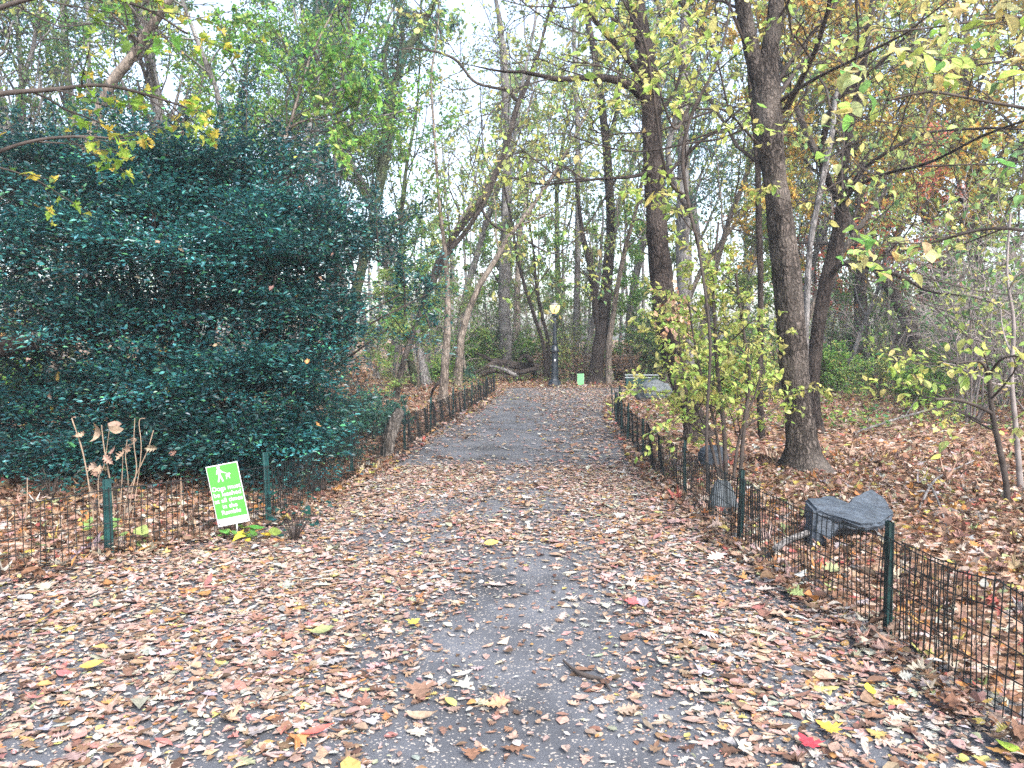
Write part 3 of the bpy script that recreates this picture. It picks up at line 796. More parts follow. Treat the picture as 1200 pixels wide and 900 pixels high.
def hero(name, label, cat, Y, trunk, limbs, bark, seed, pal, size, tpl=OVATE, cfg=None, kids=8, t0=.45, limbkids=4, flare=1.6, sides=16, ws=.72, leafm=1.0, rough=.07, twig=None, limb_names=None):
    trunk = [(*t[:2], t[2] * ws, *t[3:]) for t in trunk]; limbs = [[(*t[:2], t[2] * (ws + .08), *t[3:]) for t in l] for l in limbs]
    base, br = stemline(trunk, Y, n=44)
    root_p = base[0].copy(); root_p[2] = gzf(base[0, 0], base[0, 1])
    root = thing(name, label, cat, tuple(root_p))
    T = Tree(seed); rs = T.rs
    cfg = [None if c is None else dict(c) for c in (cfg or CFG_SPARSE)]
    for c in cfg[1:]:
        c['leaf'] *= leafm
    z = base[:, 2] - root_p[2]
    fl = 1 + (flare - 1) * np.exp(-np.maximum(z, 0) / .22)
    P = base - root_p
    top = P[-1] - P[-3]; top = unit(top)
    ext = T.line(P[-1], top, 3.0, 6, .1, .04)[1:]
    P2 = np.vstack([P, ext]); r2 = np.concatenate([br * fl, np.linspace(br[-1] * .9, br[-1] * .3, 6)])
    ang = np.arange(sides) * 2 * PI / sides; nl = int(rs.integers(4, 6)); ph = rs.uniform(0, 6.28)
    lob = np.maximum(0, np.cos(ang * nl / 2 + ph + .5 * np.sin(ang * 2))) ** 1.5
    zz = np.concatenate([z, np.full(6, 9.)])
    rmod = 1 + lob[None] * (flare - 1) * .9 * np.exp(-np.maximum(zz, 0) / .2)[:, None] + .05 * np.cos(ang * 2 + ph)[None] * np.sin(zz * 1.7 + ph)[:, None]
    a = MB(); a.tube(P2, r2, sides, rough=rough, rs=rs, rmod=rmod)
    a.build('trunk', bark, root, True)
    T.kids(P2, r2, 1, cfg, t0=t0, count=kids)
    for pts in limbs:
        L, lr = stemline(pts, Y, base=False); L = L - root_p
        m = MB(); m.tube(L, lr, 9, rough=.04, rs=rs)
        T2 = MB()
        d = unit(L[-1] - L[-3]); E = T.line(L[-1], d, 1.0, 4, .15, .02)
        m.tube(E, np.linspace(lr[-1], .004, 5), 5)
        m.build('limb', bark, root, True)
        T.kids(np.vstack([L, E[1:]]), np.concatenate([lr, np.linspace(lr[-1], .004, 4)]), 1, cfg, t0=.2, count=limbkids)
    c = MB(); T.wood(c, (1, 2, 3)); T.foliage(c, tpl, size, pal, jitp=.02, up=.55, droop=.45)
    c.build('crown', [twig or M_TWIG, M_LEAF], root)
    return root


# the trunk with dry ivy right of the path
hero('tree', 'tall dark leaning trunk wrapped in dry ivy beside the far wire fence', 'tree', 12.6,
     [(820, 522, 34), (812, 490, 32), (797, 445, 33), (784, 395, 36), (776, 340, 36), (771, 280, 34), (767, 220, 32), (764, 160, 30), (762, 110, 30), (755, 55, 28), (744, 0, 26), (734, -50, 24)],
     [[(762, 122, 20), (748, 108, 15, -.1), (735, 99, 13, -.2), (712, 92, 11, -.3), (680, 92, 9, -.4), (655, 93, 8, -.5), (630, 88, 6, -.6), (610, 84, 5, -.6)],
      [(758, 105, 11), (742, 78, 9, -.3), (725, 55, 8, -.6), (708, 38, 7, -.8), (690, 10, 6, -1.0), (680, -20, 5, -1.1)],
      [(768, 200, 7), (740, 207, 5, -.4), (700, 210, 4, -.7), (660, 214, 3, -.9)]],
     M_BARK_D, 31, PALEY, .095, leafm=.5, kids=7)
# grey companion
hero('tree', 'thin pale grey trunk rising just behind the trunk with dry ivy', 'tree', 15.5,
     [(812, 490, 22), (806, 430, 21), (803, 370, 21), (800, 300, 20), (800, 230, 17), (801, 160, 16), (801, 100, 14), (802, 40, 12), (803, -20, 10)],
     [[(801, 290, 12, -.1), (806, 250, 10, -.4), (798, 230, 10, -.6), (787, 205, 9, -.8), (783, 175, 8, -.9), (792, 140, 7, -1.0), (812, 95, 6, -1.2), (835, 55, 5, -1.4)],
      [(801, 95, 10), (792, 40, 8), (775, 20, 6), (768, -15, 5)]],
     M_BARK_G, 32, PALEY, .09, leafm=.6, kids=7, flare=1.2)
# big rough trunk, right
hero('tree', 'big rough barked trunk with flared foot right behind the wire fence, forked high up', 'tree', 9.6,
     [(941, 562, 46), (940, 535, 45), (938, 500, 42), (932, 450, 42), (928, 400, 43), (924, 350, 44), (919, 300, 42), (913, 250, 40), (908, 210, 36), (902, 165, 40), (899, 125, 42), (898, 100, 40), (902, 60, 26), (908, 20, 24), (912, -30, 22)],
     [[(897, 112, 30), (886, 80, 26), (878, 45, 24), (870, 5, 22), (862, -40, 19)],
      [(920, 130, 10), (938, 95, 8, -.5), (955, 60, 7, -.9), (968, 20, 6, -1.2), (978, -20, 5, -1.5)],
      [(905, 190, 6), (880, 160, 4, -.4), (850, 130, 3.5, -.8), (820, 128, 3, -1.2)],
      [(912, 120, 6), (950, 95, 5, -.7), (1000, 70, 4, -1.4), (1060, 40, 3, -2.0)]],
     M_BARK, 33, PALEY, .085, leafm=.45, kids=6, flare=1.7, sides=22, rough=.06)
# dark forked tree behind it
hero('tree', 'dark twin forked tree standing close behind the big rough trunk', 'tree', 13.2,
     [(958, 505, 24), (952, 470, 22), (954, 420, 21), (961, 370, 21), (970, 325, 22), (981, 280, 22), (987, 245, 20), (985, 222, 16), (990, 190, 13), (996, 150, 13), (1005, 110, 12), (1014, 60, 11), (1022, 10, 10), (1028, -40, 9)],
     [[(984, 232, 13), (970, 210, 10, -.2), (962, 180, 9, -.3), (968, 150, 9, -.4), (978, 120, 8, -.5), (1000, 100, 7, -.6), (1025, 80, 6, -.8), (1050, 55, 5, -.9)],
      [(988, 238, 6), (1005, 218, 5, -.8), (1040, 203, 4.5, -1.6), (1090, 190, 4, -2.6), (1150, 160, 3.5, -3.4), (1210, 138, 3, -4.2)],
      [(990, 230, 7), (1010, 200, 6, -.4), (1050, 172, 5, -.8), (1090, 155, 4, -1.0), (1160, 150, 4, -1.4)],
      [(970, 330, 9), (985, 310, 8, -.3), (1010, 312, 6, -.6), (1050, 322, 5, -1), (1085, 340, 4, -1.4)]],
     M_BARK_D, 34, YEL, .10, leafm=.7, kids=6, flare=1.2)
hero('tree', 'straight slim dark stem growing just left of the big rough trunk', 'tree', 12.5,
     [(893, 520, 11), (890, 450, 11), (891, 390, 10), (891, 320, 10), (889, 250, 10), (888, 200, 9), (884, 150, 8), (878, 90, 7), (876, 20, 6), (874, -20, 5)], [],
     M_BARK_D, 35, YEL, .10, leafm=.9, kids=7, flare=1.1, sides=9)
hero('tree', 'slim pale stem leaning right between the two forked trees', 'tree', 12.2,
     [(949, 500, 10), (944, 430, 10), (946, 350, 10), (949, 290, 10), (958, 240, 10), (968, 190, 10), (976, 150, 9), (979, 115, 8), (990, 90, 6), (1010, 60, 5)], [],
     M_BARK_G, 36, YEL, .09, leafm=.6, kids=5, flare=1.1, sides=9)
# far centre
hero('tree', 'stout dark brown trunk leaning right beside the small far sign', 'tree', 28.8,
     [(697, 452, 24), (699, 430, 21), (703, 400, 20), (708, 365, 19), (712, 320, 18), (716, 270, 15), (714, 220, 14), (711, 175, 13), (706, 130, 12), (700, 80, 11), (690, 30, 10), (684, -20, 9)],
     [[(704, 395, 12), (699, 370, 11), (696, 340, 11), (692, 310, 11), (684, 282, 8), (680, 255, 6), (676, 215, 5)],
      [(713, 165, 9), (722, 135, 7), (726, 100, 6), (735, 60, 5), (742, 20, 4)]],
     M_BARK_D, 37, OLIVE, .12, leafm=1.0, kids=9, flare=1.25, tpl=HEX)
hero('tree', 'pale grey straight trunk between the street lamp and the stout dark trunk', 'tree', 32,
     [(673, 448, 11), (675, 400, 10), (676, 340, 10), (677, 280, 9), (677, 200, 8), (676, 120, 7), (672, 40, 6)], [],
     M_BARK_G, 38, YEL, .12, leafm=.7, kids=10, flare=1.2, tpl=HEX, sides=8)
hero('tree', 'slanting grey trunk leaning against the line of the stout dark trunk', 'tree', 31,
     [(679, 448, 10), (684, 420, 10), (692, 390, 9), (697, 360, 8), (702, 320, 7)], [],
     M_BARK_G, 39, OLIVE, .12, leafm=.6, kids=5, flare=1.2, tpl=HEX, sides=8)
hero('tree', 'wide grey trunk rising behind the fallen logs', 'tree', 33,
     [(592, 440, 21), (592, 400, 19), (591, 350, 18), (592, 300, 17), (594, 230, 15), (594, 150, 13), (590, 60, 11)], [],
     M_BARK_G, 40, OLIVE, .12, leafm=1.0, kids=12, flare=1.3, tpl=HEX, t0=.3)
for (lab, Y, tr, sd) in [('crooked dark stem bending over the logs toward the lamp', 30, [(640, 442, 6), (638, 410, 6), (626, 370, 6), (615, 335, 5), (606, 300, 5), (598, 250, 4)], 41),
                         ('twisting brown stem just before the street lamp', 30.5, [(643, 440, 6), (642, 400, 6), (634, 365, 6), (628, 330, 5), (626, 300, 4), (620, 260, 4)], 42)]:
    hero('tree', lab, 'tree', Y, tr, [], M_BARK_D, sd, YEL, .11, leafm=1.1, kids=7, flare=1.2, tpl=HEX, sides=7, t0=.35)
# left of the path beyond the holly
hero('tree', 'leaning double stem tree arching over the path from behind the holly tip', 'tree', 20.5,
     [(462, 458, 10), (472, 428, 9), (483, 395, 8), (494, 360, 8), (504, 330, 8), (516, 303, 8), (534, 275, 9), (556, 245, 10), (574, 218, 10), (588, 188, 9), (598, 155, 9), (606, 125, 8), (615, 105, 7), (624, 80, 5)],
     [[(505, 338, 8), (516, 312, 8, -.1), (530, 290, 7, -.2), (548, 268, 7, -.2), (566, 240, 6, -.3)],
      [(606, 118, 5), (594, 106, 5, -.2), (575, 102, 4, -.4), (555, 95, 4, -.6), (536, 72, 4, -.8), (516, 62, 3.5, -1.0), (496, 58, 3, -1.2)],
      [(560, 240, 5), (580, 265, 4, -.4), (605, 275, 3.5, -.8), (630, 290, 3, -1.0)]],
     M_BARK, 43, YEL, .105, leafm=1.0, kids=9, flare=1.2, tpl=HEX)
hero('tree', 'pale straight trunk standing behind the bend of the wire fence past the log', 'tree', 20,
     [(519, 484, 16), (520, 455, 14), (522, 420, 13), (524, 390, 12), (525, 350, 9), (522, 300, 7), (515, 240, 5.5), (510, 170, 4.5), (505, 100, 3.5)], [],
     M_BARK_P, 44, LGREEN, .10, leafm=1.4, kids=10, flare=1.3, tpl=HEX, t0=.3)
hero('tree', 'mossy forked tree with dark upper limbs against white sky above the holly tip', 'tree', 24,
     [(395, 452, 15), (405, 400, 15), (422, 320, 15), (440, 240, 15), (452, 170, 16), (456, 120, 15), (462, 95, 13), (474, 65, 11), (490, 35, 10), (508, 5, 9), (520, -30, 7)],
     [[(456, 105, 9), (450, 70, 8), (456, 45, 7), (468, 15, 5), (474, -15, 4)], [(470, 90, 7), (472, 50, 6), (470, 10, 5)]],
     M_BARK_M, 46, TEAL, .09, leafm=2.2, kids=11, flare=1.2, tpl=HEX, t0=.35)
hero('tree', 'pale leaning trunk rising out of the holly and slanting up to the right', 'tree', 13,
     [(40, 520, 24), (62, 420, 22), (80, 320, 20), (93, 220, 17), (101, 180, 15), (112, 140, 15), (128, 102, 15), (145, 78, 14), (160, 60, 13), (172, 38, 12), (190, 12, 11), (208, -14, 10)],
     [[(106, 165, 9), (120, 180, 8, -.3), (132, 200, 7, -.4)], [(165, 52, 5), (150, 35, 4, -.3), (130, 15, 3.5, -.5), (112, -5, 3, -.7)]],
     M_BARK_P, 47, YEL, .10, leafm=.5, kids=6, flare=1.2, tpl=HEX)
hero('tree', 'slim tan stem with side twigs inside the bright green crown', 'tree', 14.5,
     [(300, 500, 9), (308, 400, 9), (314, 280, 8), (322, 195, 7), (333, 165, 7), (339, 150, 6), (346, 125, 5), (354, 98, 4)],
     [[(337, 152, 4), (352, 143, 3, -.1), (370, 140, 2.5, -.2), (385, 142, 2, -.3)], [(337, 155, 3.5), (325, 145, 3, -.1), (318, 142, 2, -.2)]],
     M_BARK_P, 48, LGREEN, .10, leafm=2.2, kids=9, flare=1.1, tpl=HEX, sides=8)

# dry ivy clump on the first trunk
def ivy():
    rs = np.random.default_rng(5); mb = MB(); n = 150
    c = at(791, 372, 12.3)
    p = c + rs.normal(0, 1, (n, 3)) * np.array([.15, .05, .22]); p[:, 1] = c[1] - .12 - rs.random(n) * .1
    mb.leaves(OVATE, p, unit(rs.normal(0, .5, (n, 3)) + (0, -.2, -1)), unit(rs.normal(0, .4, (n, 3)) + (0, -1, .3)), .1 * np.exp(rs.normal(0, .25, n)), pick(DRY, n, rs, .25))
    mb.tube([at(800, 470, 12.35), at(793, 420, 12.35), at(788, 372, 12.35), at(783, 340, 12.38)], .012, 5, mi=1)
    tag(mb.build('dry_ivy', [M_LITTER, M_TWIG]), 'clump of withered tan ivy leaves clinging to the dark leaning trunk', 'ivy')


ivy()

# ------------------------------------------------------------------ saplings and overhanging branches near the camera
CFG_SAP = [None,
           dict(n=8, ang=.95, len=1.1, taper=.45, rr=.5, rmin=.005, seg=6, w=.14, trop=-.01, leaf=3, flat=True),
           dict(n=5, ang=.7, ratio=.5, taper=.3, rr=.6, rmin=.003, seg=4, w=.16, trop=-.015, leaf=6, flat=True)]


def sapling(name, label, Y, stems, pal, size, seed, bark=M_TWIG, cfg=CFG_SAP, kids=8, leafm=1.0, t0=.25, tpl=OVATE, cat='sapling'):
    root = None; T = Tree(seed); cfg = [None if c is None else dict(c) for c in cfg]
    for c in cfg[1:]:
        c['leaf'] *= leafm
    for k, st in enumerate(stems):
        P, r = stemline(st, Y, base=(k == 0 or len(st[0]) == 3))
        if root is None:
            rp = P[0].copy(); rp[2] = gzf(P[0, 0], P[0, 1]); root = thing(name, label, cat, tuple(rp))
        P = P - rp
        mb = MB(); mb.tube(P, r, 7, rough=.04, rs=T.rs); mb.build('stem', bark, root, True)
        T.kids(P, r, 1, cfg, t0=t0, count=kids)
    c = MB(); T.wood(c, (1, 2)); T.foliage(c, tpl, size, pal, up=.75, droop=.25, jitp=.015)
    c.build('foliage', [bark, M_LEAF], root)
    return root


sapling('sapling', 'spreading sapling full of yellow green leaves against the fence by the big rough trunk', 9.0,
        [[(852, 560, 6), (848, 500, 5), (842, 450, 5), (838, 390, 4), (836, 330, 3), (842, 260, 2.5)],
         [(866, 562, 5), (872, 500, 5), (878, 440, 4), (870, 380, 3.5), (862, 320, 3)],
         [(848, 558, 4), (830, 510, 3.5), (812, 470, 3), (800, 430, 2.5), (796, 395, 2)],
         [(858, 560, 4), (864, 525, 3.5), (874, 490, 3), (884, 465, 2.5), (890, 445, 2)],
         [(850, 556, 4), (838, 500, 3.5), (822, 440, 3), (812, 390, 2.5), (806, 345, 2)]], PALEY, .07, 51, leafm=1.6, kids=11, t0=.18)
sapling('sapling', 'tall thin sapling with long arching boughs of pale yellow leaves between the two thick trunks', 8.2,
        [[(830, 575, 4), (828, 500, 3.6), (832, 400, 3.4), (820, 300, 3.4), (806, 235, 4.5), (800, 180, 4), (812, 130, 4), (835, 85, 3.5), (850, 40, 3), (858, -20, 2.5)],
         [(805, 232, 4, 0), (780, 200, 3.5, -.3), (758, 60, 3, -.6), (740, 20, 2.5, -.7), (720, -20, 2, -.8)],
         [(806, 128, 3.5, 0), (790, 150, 3, -.2), (770, 100, 3, -.3), (750, 60, 2.5, -.4)]], PALEY, .088, 52, leafm=.85, kids=8, t0=.3)
sapling('sapling', 'bent dark sapling with lime green leaves at its tip, standing alone on the litter', 7.6,
        [[(1183, 604, 7.5), (1178, 560, 7), (1170, 520, 6.5), (1163, 485, 6), (1160, 455, 5.5), (1158, 430, 4)],
         [(1162, 484, 5, 0), (1140, 474, 4, -.1), (1118, 468, 3.5, -.2), (1096, 468, 3, -.2)],
         [(1158, 440, 3.5, 0), (1150, 425, 3, -.2), (1135, 424, 2.5, -.4), (1120, 426, 2, -.5)],
         [(1158, 440, 3.5, 0), (1175, 420, 3, -.2), (1195, 418, 2.5, -.3), (1215, 422, 2, -.3)]], PALEY, .085, 53, leafm=.5, kids=4, t0=.35)
sapling('sapling', 'slender brown sapling beside the bent dark sapling at the edge of the thicket', 8.3,
        [[(1198, 570, 7), (1190, 500, 6), (1185, 440, 5), (1188, 380, 4), (1180, 320, 3), (1184, 250, 2.5)]], YEL, .08, 54, leafm=.5, kids=6, t0=.35, bark=M_TWIG_G)

CFG_OVER = [None,
            dict(n=7, ang=.7, len=.95, taper=.4, rr=.5, rmin=.004, seg=6, w=.12, trop=-.01, leaf=1.5, flat=True),
            dict(n=4, ang=.7, ratio=.5, taper=.3, rr=.6, rmin=.002, seg=4, w=.14, trop=-.02, leaf=4.5, flat=True)]
sapling('understory_tree', 'small tree reaching dark boughs of big pale leaves in over the slab boulder', 5.6,
        [[(1395, 700, 26), (1390, 560, 24), (1380, 420, 22), (1365, 280, 18), (1345, 160, 14), (1320, 40, 10), (1300, -60, 7)],
         [(1372, 330, 8, 0), (1300, 292, 6, .1), (1230, 275, 4.5, .2), (1160, 268, 3.5, .3), (1090, 285, 2.8, .5), (1040, 300, 2, .6)],
         [(1350, 190, 8, 0), (1280, 150, 6, -.1), (1215, 130, 4.5, -.2), (1150, 118, 3.5, -.3), (1090, 108, 2.8, -.4), (1040, 118, 2, -.5)],
         [(1330, 80, 6, 0), (1270, 40, 4.5, 0), (1190, 20, 3.5, 0), (1110, 30, 2.5, 0), (1040, 38, 2, 0)]],
        [(.35, (.46, .46, .20)), (.3, (.30, .42, .10)), (.2, (.55, .45, .18)), (.15, (.16, .33, .09))], .115, 55, cfg=CFG_OVER, leafm=.55, kids=7, t0=.35, cat='tree')
sapling('maple_tree', 'maple reaching boughs of green and golden leaves in above the holly bush', 6.0,
        [[(-150, 720, 28), (-150, 560, 26), (-146, 400, 24), (-135, 260, 20), (-115, 140, 16), (-90, 20, 12), (-70, -60, 8)],
         [(-118, 150, 10, 0), (-60, 125, 8, .1), (0, 110, 6.5, .3), (60, 105, 5, .5), (120, 100, 4, .6), (175, 112, 3, .7), (230, 130, 2, .8)],
         [(-100, 60, 9, 0), (-40, 25, 7, .1), (30, 0, 5, .2), (100, -8, 4, .3), (170, 10, 3, .4), (220, 40, 2, .5)],
         [(-130, 240, 8, 0), (-80, 215, 6, 0), (-20, 185, 5, .2), (40, 165, 4, .3), (100, 160, 3, .4), (150, 165, 2, .5)]],
        [(.35, (.22, .34, .04)), (.22, (.46, .36, .06)), (.25, (.13, .26, .05)), (.2, (.36, .38, .07))], .075, 56, cfg=CFG_OVER, leafm=.8, kids=7, t0=.35, tpl=MAPLE, cat='tree')


# ------------------------------------------------------------------ holly
def holly():
    rs = np.random.default_rng(61)
    base = G(215, 552); base = np.array([at(215, 552, 9.8)[0], 9.8, 0.]); base[2] = gzf(base[0], base[1])
    root = thing('holly_bush', 'huge dark blue green holly bush filling the ground behind the leash sign', 'bush', tuple(base))
    lobes = [(40, 290, 120, 10), (-60, 320, 130, 10.2), (150, 300, 125, 9.8), (260, 310, 120, 9.8), (350, 340, 105, 9.6), (425, 345, 85, 9.7), (470, 345, 58, 9.8), (120, 420, 110, 9.2), (240, 420, 115, 9.3), (335, 425, 85, 9.3),
             (410, 405, 55, 9.5), (20, 430, 110, 9.4), (-70, 440, 110, 9.6), (180, 500, 75, 8.9), (285, 505, 75, 8.8), (345, 505, 45, 8.9), (50, 480, 70, 9.0), (230, 230, 70, 10), (90, 225, 70, 10.2), (330, 255, 55, 10), (10, 215, 60, 10.2), (400, 285, 50, 9.9), (285, 195, 40, 10), (160, 210, 55, 10.2), (445, 275, 35, 10.0), (230, 265, 75, 9.9), (30, 305, 60, 9.1), (100, 300, 62, 9.0), (180, 305, 62, 8.9), (255, 305, 60, 8.9), (325, 305, 55, 9.0), (-40, 300, 60, 9.2), (290, 250, 60, 9.8), (180, 250, 65, 9.8), (120, 240, 60, 9.9), (340, 300, 70, 9.6), (350, 440, 95, 9.2), (300, 460, 80, 8.9), (395, 415, 50, 9.5), (300, 515, 62, 8.55), (325, 505, 50, 8.9), (220, 525, 60, 8.5), (90, 510, 65, 8.7), (150, 470, 80, 9.0), (10, 500, 60, 8.8), (500, 345, 36, 9.8), (455, 385, 50, 9.7)]
    cs, rr = [], []
    for px, py, rp, Y in lobes:
        cs.append(at(px, py, Y)); rr.append(rp / F * Y)
    cs, rr = np.array(cs), np.array(rr)
    # trunks and limbs out to every lobe
    for k in range(4):
        m = MB(); p0 = np.array([rs.normal(0, .18), rs.normal(0, .18), -.1]); tgt = cs[[2, 3, 8, 11][k]] - base
        P = catmull([p0, p0 * .7 + tgt * .25 + (0, 0, .25), tgt * .7, tgt * 1.05], 16); m.tube(P, np.linspace(.075, .025, 16), 9, rough=.05, rs=rs); m.build('trunk', M_BARK_D, root, True)
    wood = MB(); fol = MB(); dead = MB()
    for c, r in zip(cs, rr):
        s = np.array([0, 0, .5]); e = c - base
        P = catmull([s + rs.normal(0, .1, 3), s * .5 + e * .5 + rs.normal(0, .15, 3), e], 9); wood.tube(P, np.linspace(.035, .008, 9), 5)
    # clumps of sprays on the outside of every lobe, thinner inside
    area = rr ** 1.6; li0 = np.repeat(np.arange(len(rr)), np.maximum(4, np.round(340 * area / area.sum())).astype(int)); nsub = len(li0)
    d0 = unit(rs.normal(0, 1, (nsub, 3)) + np.array([0, -.75, .15]))
    sc_ = cs[li0] + d0 * (rr[li0] * rs.uniform(.7, 1.08, nsub))[:, None] * np.array([1, .8, 1]); sr = rs.uniform(.2, .52, nsub)
    stone = np.exp(rs.normal(.05, .42, nsub))
    ns = 5000; si = rs.choice(nsub, ns, p=sr ** 2 / (sr ** 2).sum())
    dr = unit(rs.normal(0, 1, (ns, 3)) + np.array([0, -.35, .45]))
    sp = sc_[si] + dr * (sr[si] * rs.uniform(.6, 1.1, ns))[:, None] * np.array([1.25, 1.15, .55])
    tn = stone[si]; li = li0[si]
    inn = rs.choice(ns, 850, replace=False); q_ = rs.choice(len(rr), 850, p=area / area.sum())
    dr[inn] = unit(rs.normal(0, 1, (850, 3))); sp[inn] = cs[q_] + dr[inn] * (rr[q_] * rs.uniform(.2, .85, 850))[:, None]; tn[inn] = .75; li[inn] = q_  # inner sprays toned darker: shade inside the bush put into leaf colour
    ok = (sp[:, 2] > gz(sp[:, 0], sp[:, 1]) + .14) & (sp[:, 1] > np.interp(sp[:, 0], [-4, -3.2, -2.2, -1.9], [5.9, 6.7, 7.9, 10]))
    sp, dr, li, tn = sp[ok], dr[ok], li[ok], tn[ok]; ns = len(sp)
    for k in range(0, ns, 2):       # twig carrying each second spray
        e = sp[k] - base; q = cs[li[k]] - base; wood.tube(np.array([q * .5 + e * .5, (q * .2 + e * .8) + rs.normal(0, .04, 3), e + dr[k] * .05]), [.009, .006, .003], 3)
    m = 50
    out = unit(dr * np.array([1, 1, .3]) + (0, 0, .05)); sd = unit(np.cross(out, np.tile([0, 0, 1.], (ns, 1)))); nn = np.cross(sd, out)
    a = rs.normal(0, .18, (ns, m)); b = rs.normal(0, .16, (ns, m)); c_ = rs.normal(0, .028, (ns, m)) - .35 * (a ** 2 + b ** 2)
    p = sp[:, None] + a[..., None] * out[:, None] + b[..., None] * sd[:, None] + c_[..., None] * nn[:, None]
    p = p.reshape(-1, 3) - base; n = len(p)
    d = unit((a[..., None] * .6 + .12) * out[:, None] + b[..., None] * 2.2 * sd[:, None] + rs.normal(0, .07, (ns, m, 3))).reshape(-1, 3)
    nr = unit(np.repeat(nn, m, 0) + rs.normal(0, .45, (n, 3)) + (0, 0, .25))
    pal = [(.5, (.013, .066, .068)), (.3, (.024, .10, .095)), (.12, (.009, .043, .055)), (.10, (.035, .12, .055))]
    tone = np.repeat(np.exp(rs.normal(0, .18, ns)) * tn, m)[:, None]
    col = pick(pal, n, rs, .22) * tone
    hx = (HEX[0] * np.array([1, .95, 1.4]), HEX[1])
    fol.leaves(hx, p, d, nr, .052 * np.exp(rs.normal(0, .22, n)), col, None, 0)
    # upright shoots
    for px, y0, y1 in [(290, 200, 55), (283, 190, 110), (245, 210, 150), (325, 220, 140), (100, 190, 130), (20, 190, 125), (210, 190, 150), (390, 250, 190), (160, 190, 140), (470, 330, 300), (500, 345, 325), (440, 270, 215), (380, 250, 170), (60, 200, 120), (-20, 220, 150), (260, 210, 120)]:
        A, B_ = at(px + 4, y0 + 40, 10) - base, at(px, y1, 10) - base
        P = catmull([A, (A + B_) / 2 + rs.normal(0, .05, 3), B_], 8); wood.tube(P, np.linspace(.012, .004, 8), 4)
        t = rs.random(420); q = A + (B_ - A) * t[:, None] + rs.normal(0, 1, (420, 3)) * (np.array([.13, .13, .05]) * (1.25 - t[:, None]))
        fol.leaves(hx, q, unit(rs.normal(0, 1, (420, 3)) * (1, 1, .5) + (0, 0, .4)), unit(rs.normal(0, .6, (420, 3)) + (0, 0, .7)), .05 * np.exp(rs.normal(0, .2, 420)), pick(pal, 420, rs, .2))
    wood.build('branch', M_TWIG, root)
    fol.build('foliage', M_HOLLY, root)
    # dry leaves caught in it
    k = rs.choice(ns, 130, replace=False); q = sp[k] - base + dr[k] * .10 + (0, -.05, .02)
    dead.leaves(OAK, q, unit(rs.normal(0, 1, (130, 3))), unit(rs.normal(0, .6, (130, 3)) + (0, -.6, .6)), .085 * np.exp(rs.normal(0, .25, 130)), pick([(.5, (.36, .25, .18)), (.3, (.42, .22, .08)), (.2, (.45, .36, .06))], 130, rs, .25), rs.normal(.3, .5, (130, 3)))
    o = dead.build('caught_foliage', M_LITTER, root); o['label'] = 'dry oak leaves caught in the bush'
    # sawn limb poking out
    m = MB(); A, B_ = at(-75, 432, 8.15) - base, at(41, 399, 8.5) - base
    P = catmull([A, (A + B_) / 2 + (0, 0, .04), B_], 10); m.tube(P, np.linspace(.14, .105, 10), 12, rough=.05, rs=rs)
    lm = m.build('sawn_limb', M_BARK_D, root, True)
    m = MB(); t = unit(P[-1] - P[-2]); m.tube([P[-1] - t * .004, P[-1] + t * .012], .1, 12, cap0=True, cap1=True)
    m.build('cut_end', plain_mat('cut_wood', (.13, .115, .10), .85, var=.2, vscale=30), lm)


holly()

# ------------------------------------------------------------------ wire fences
M_DARKPOST = plain_mat('dark_green_paint', (.003, .022, .022), .5, spec=.35, var=.35, vscale=14, col2=(.006, .035, .034))


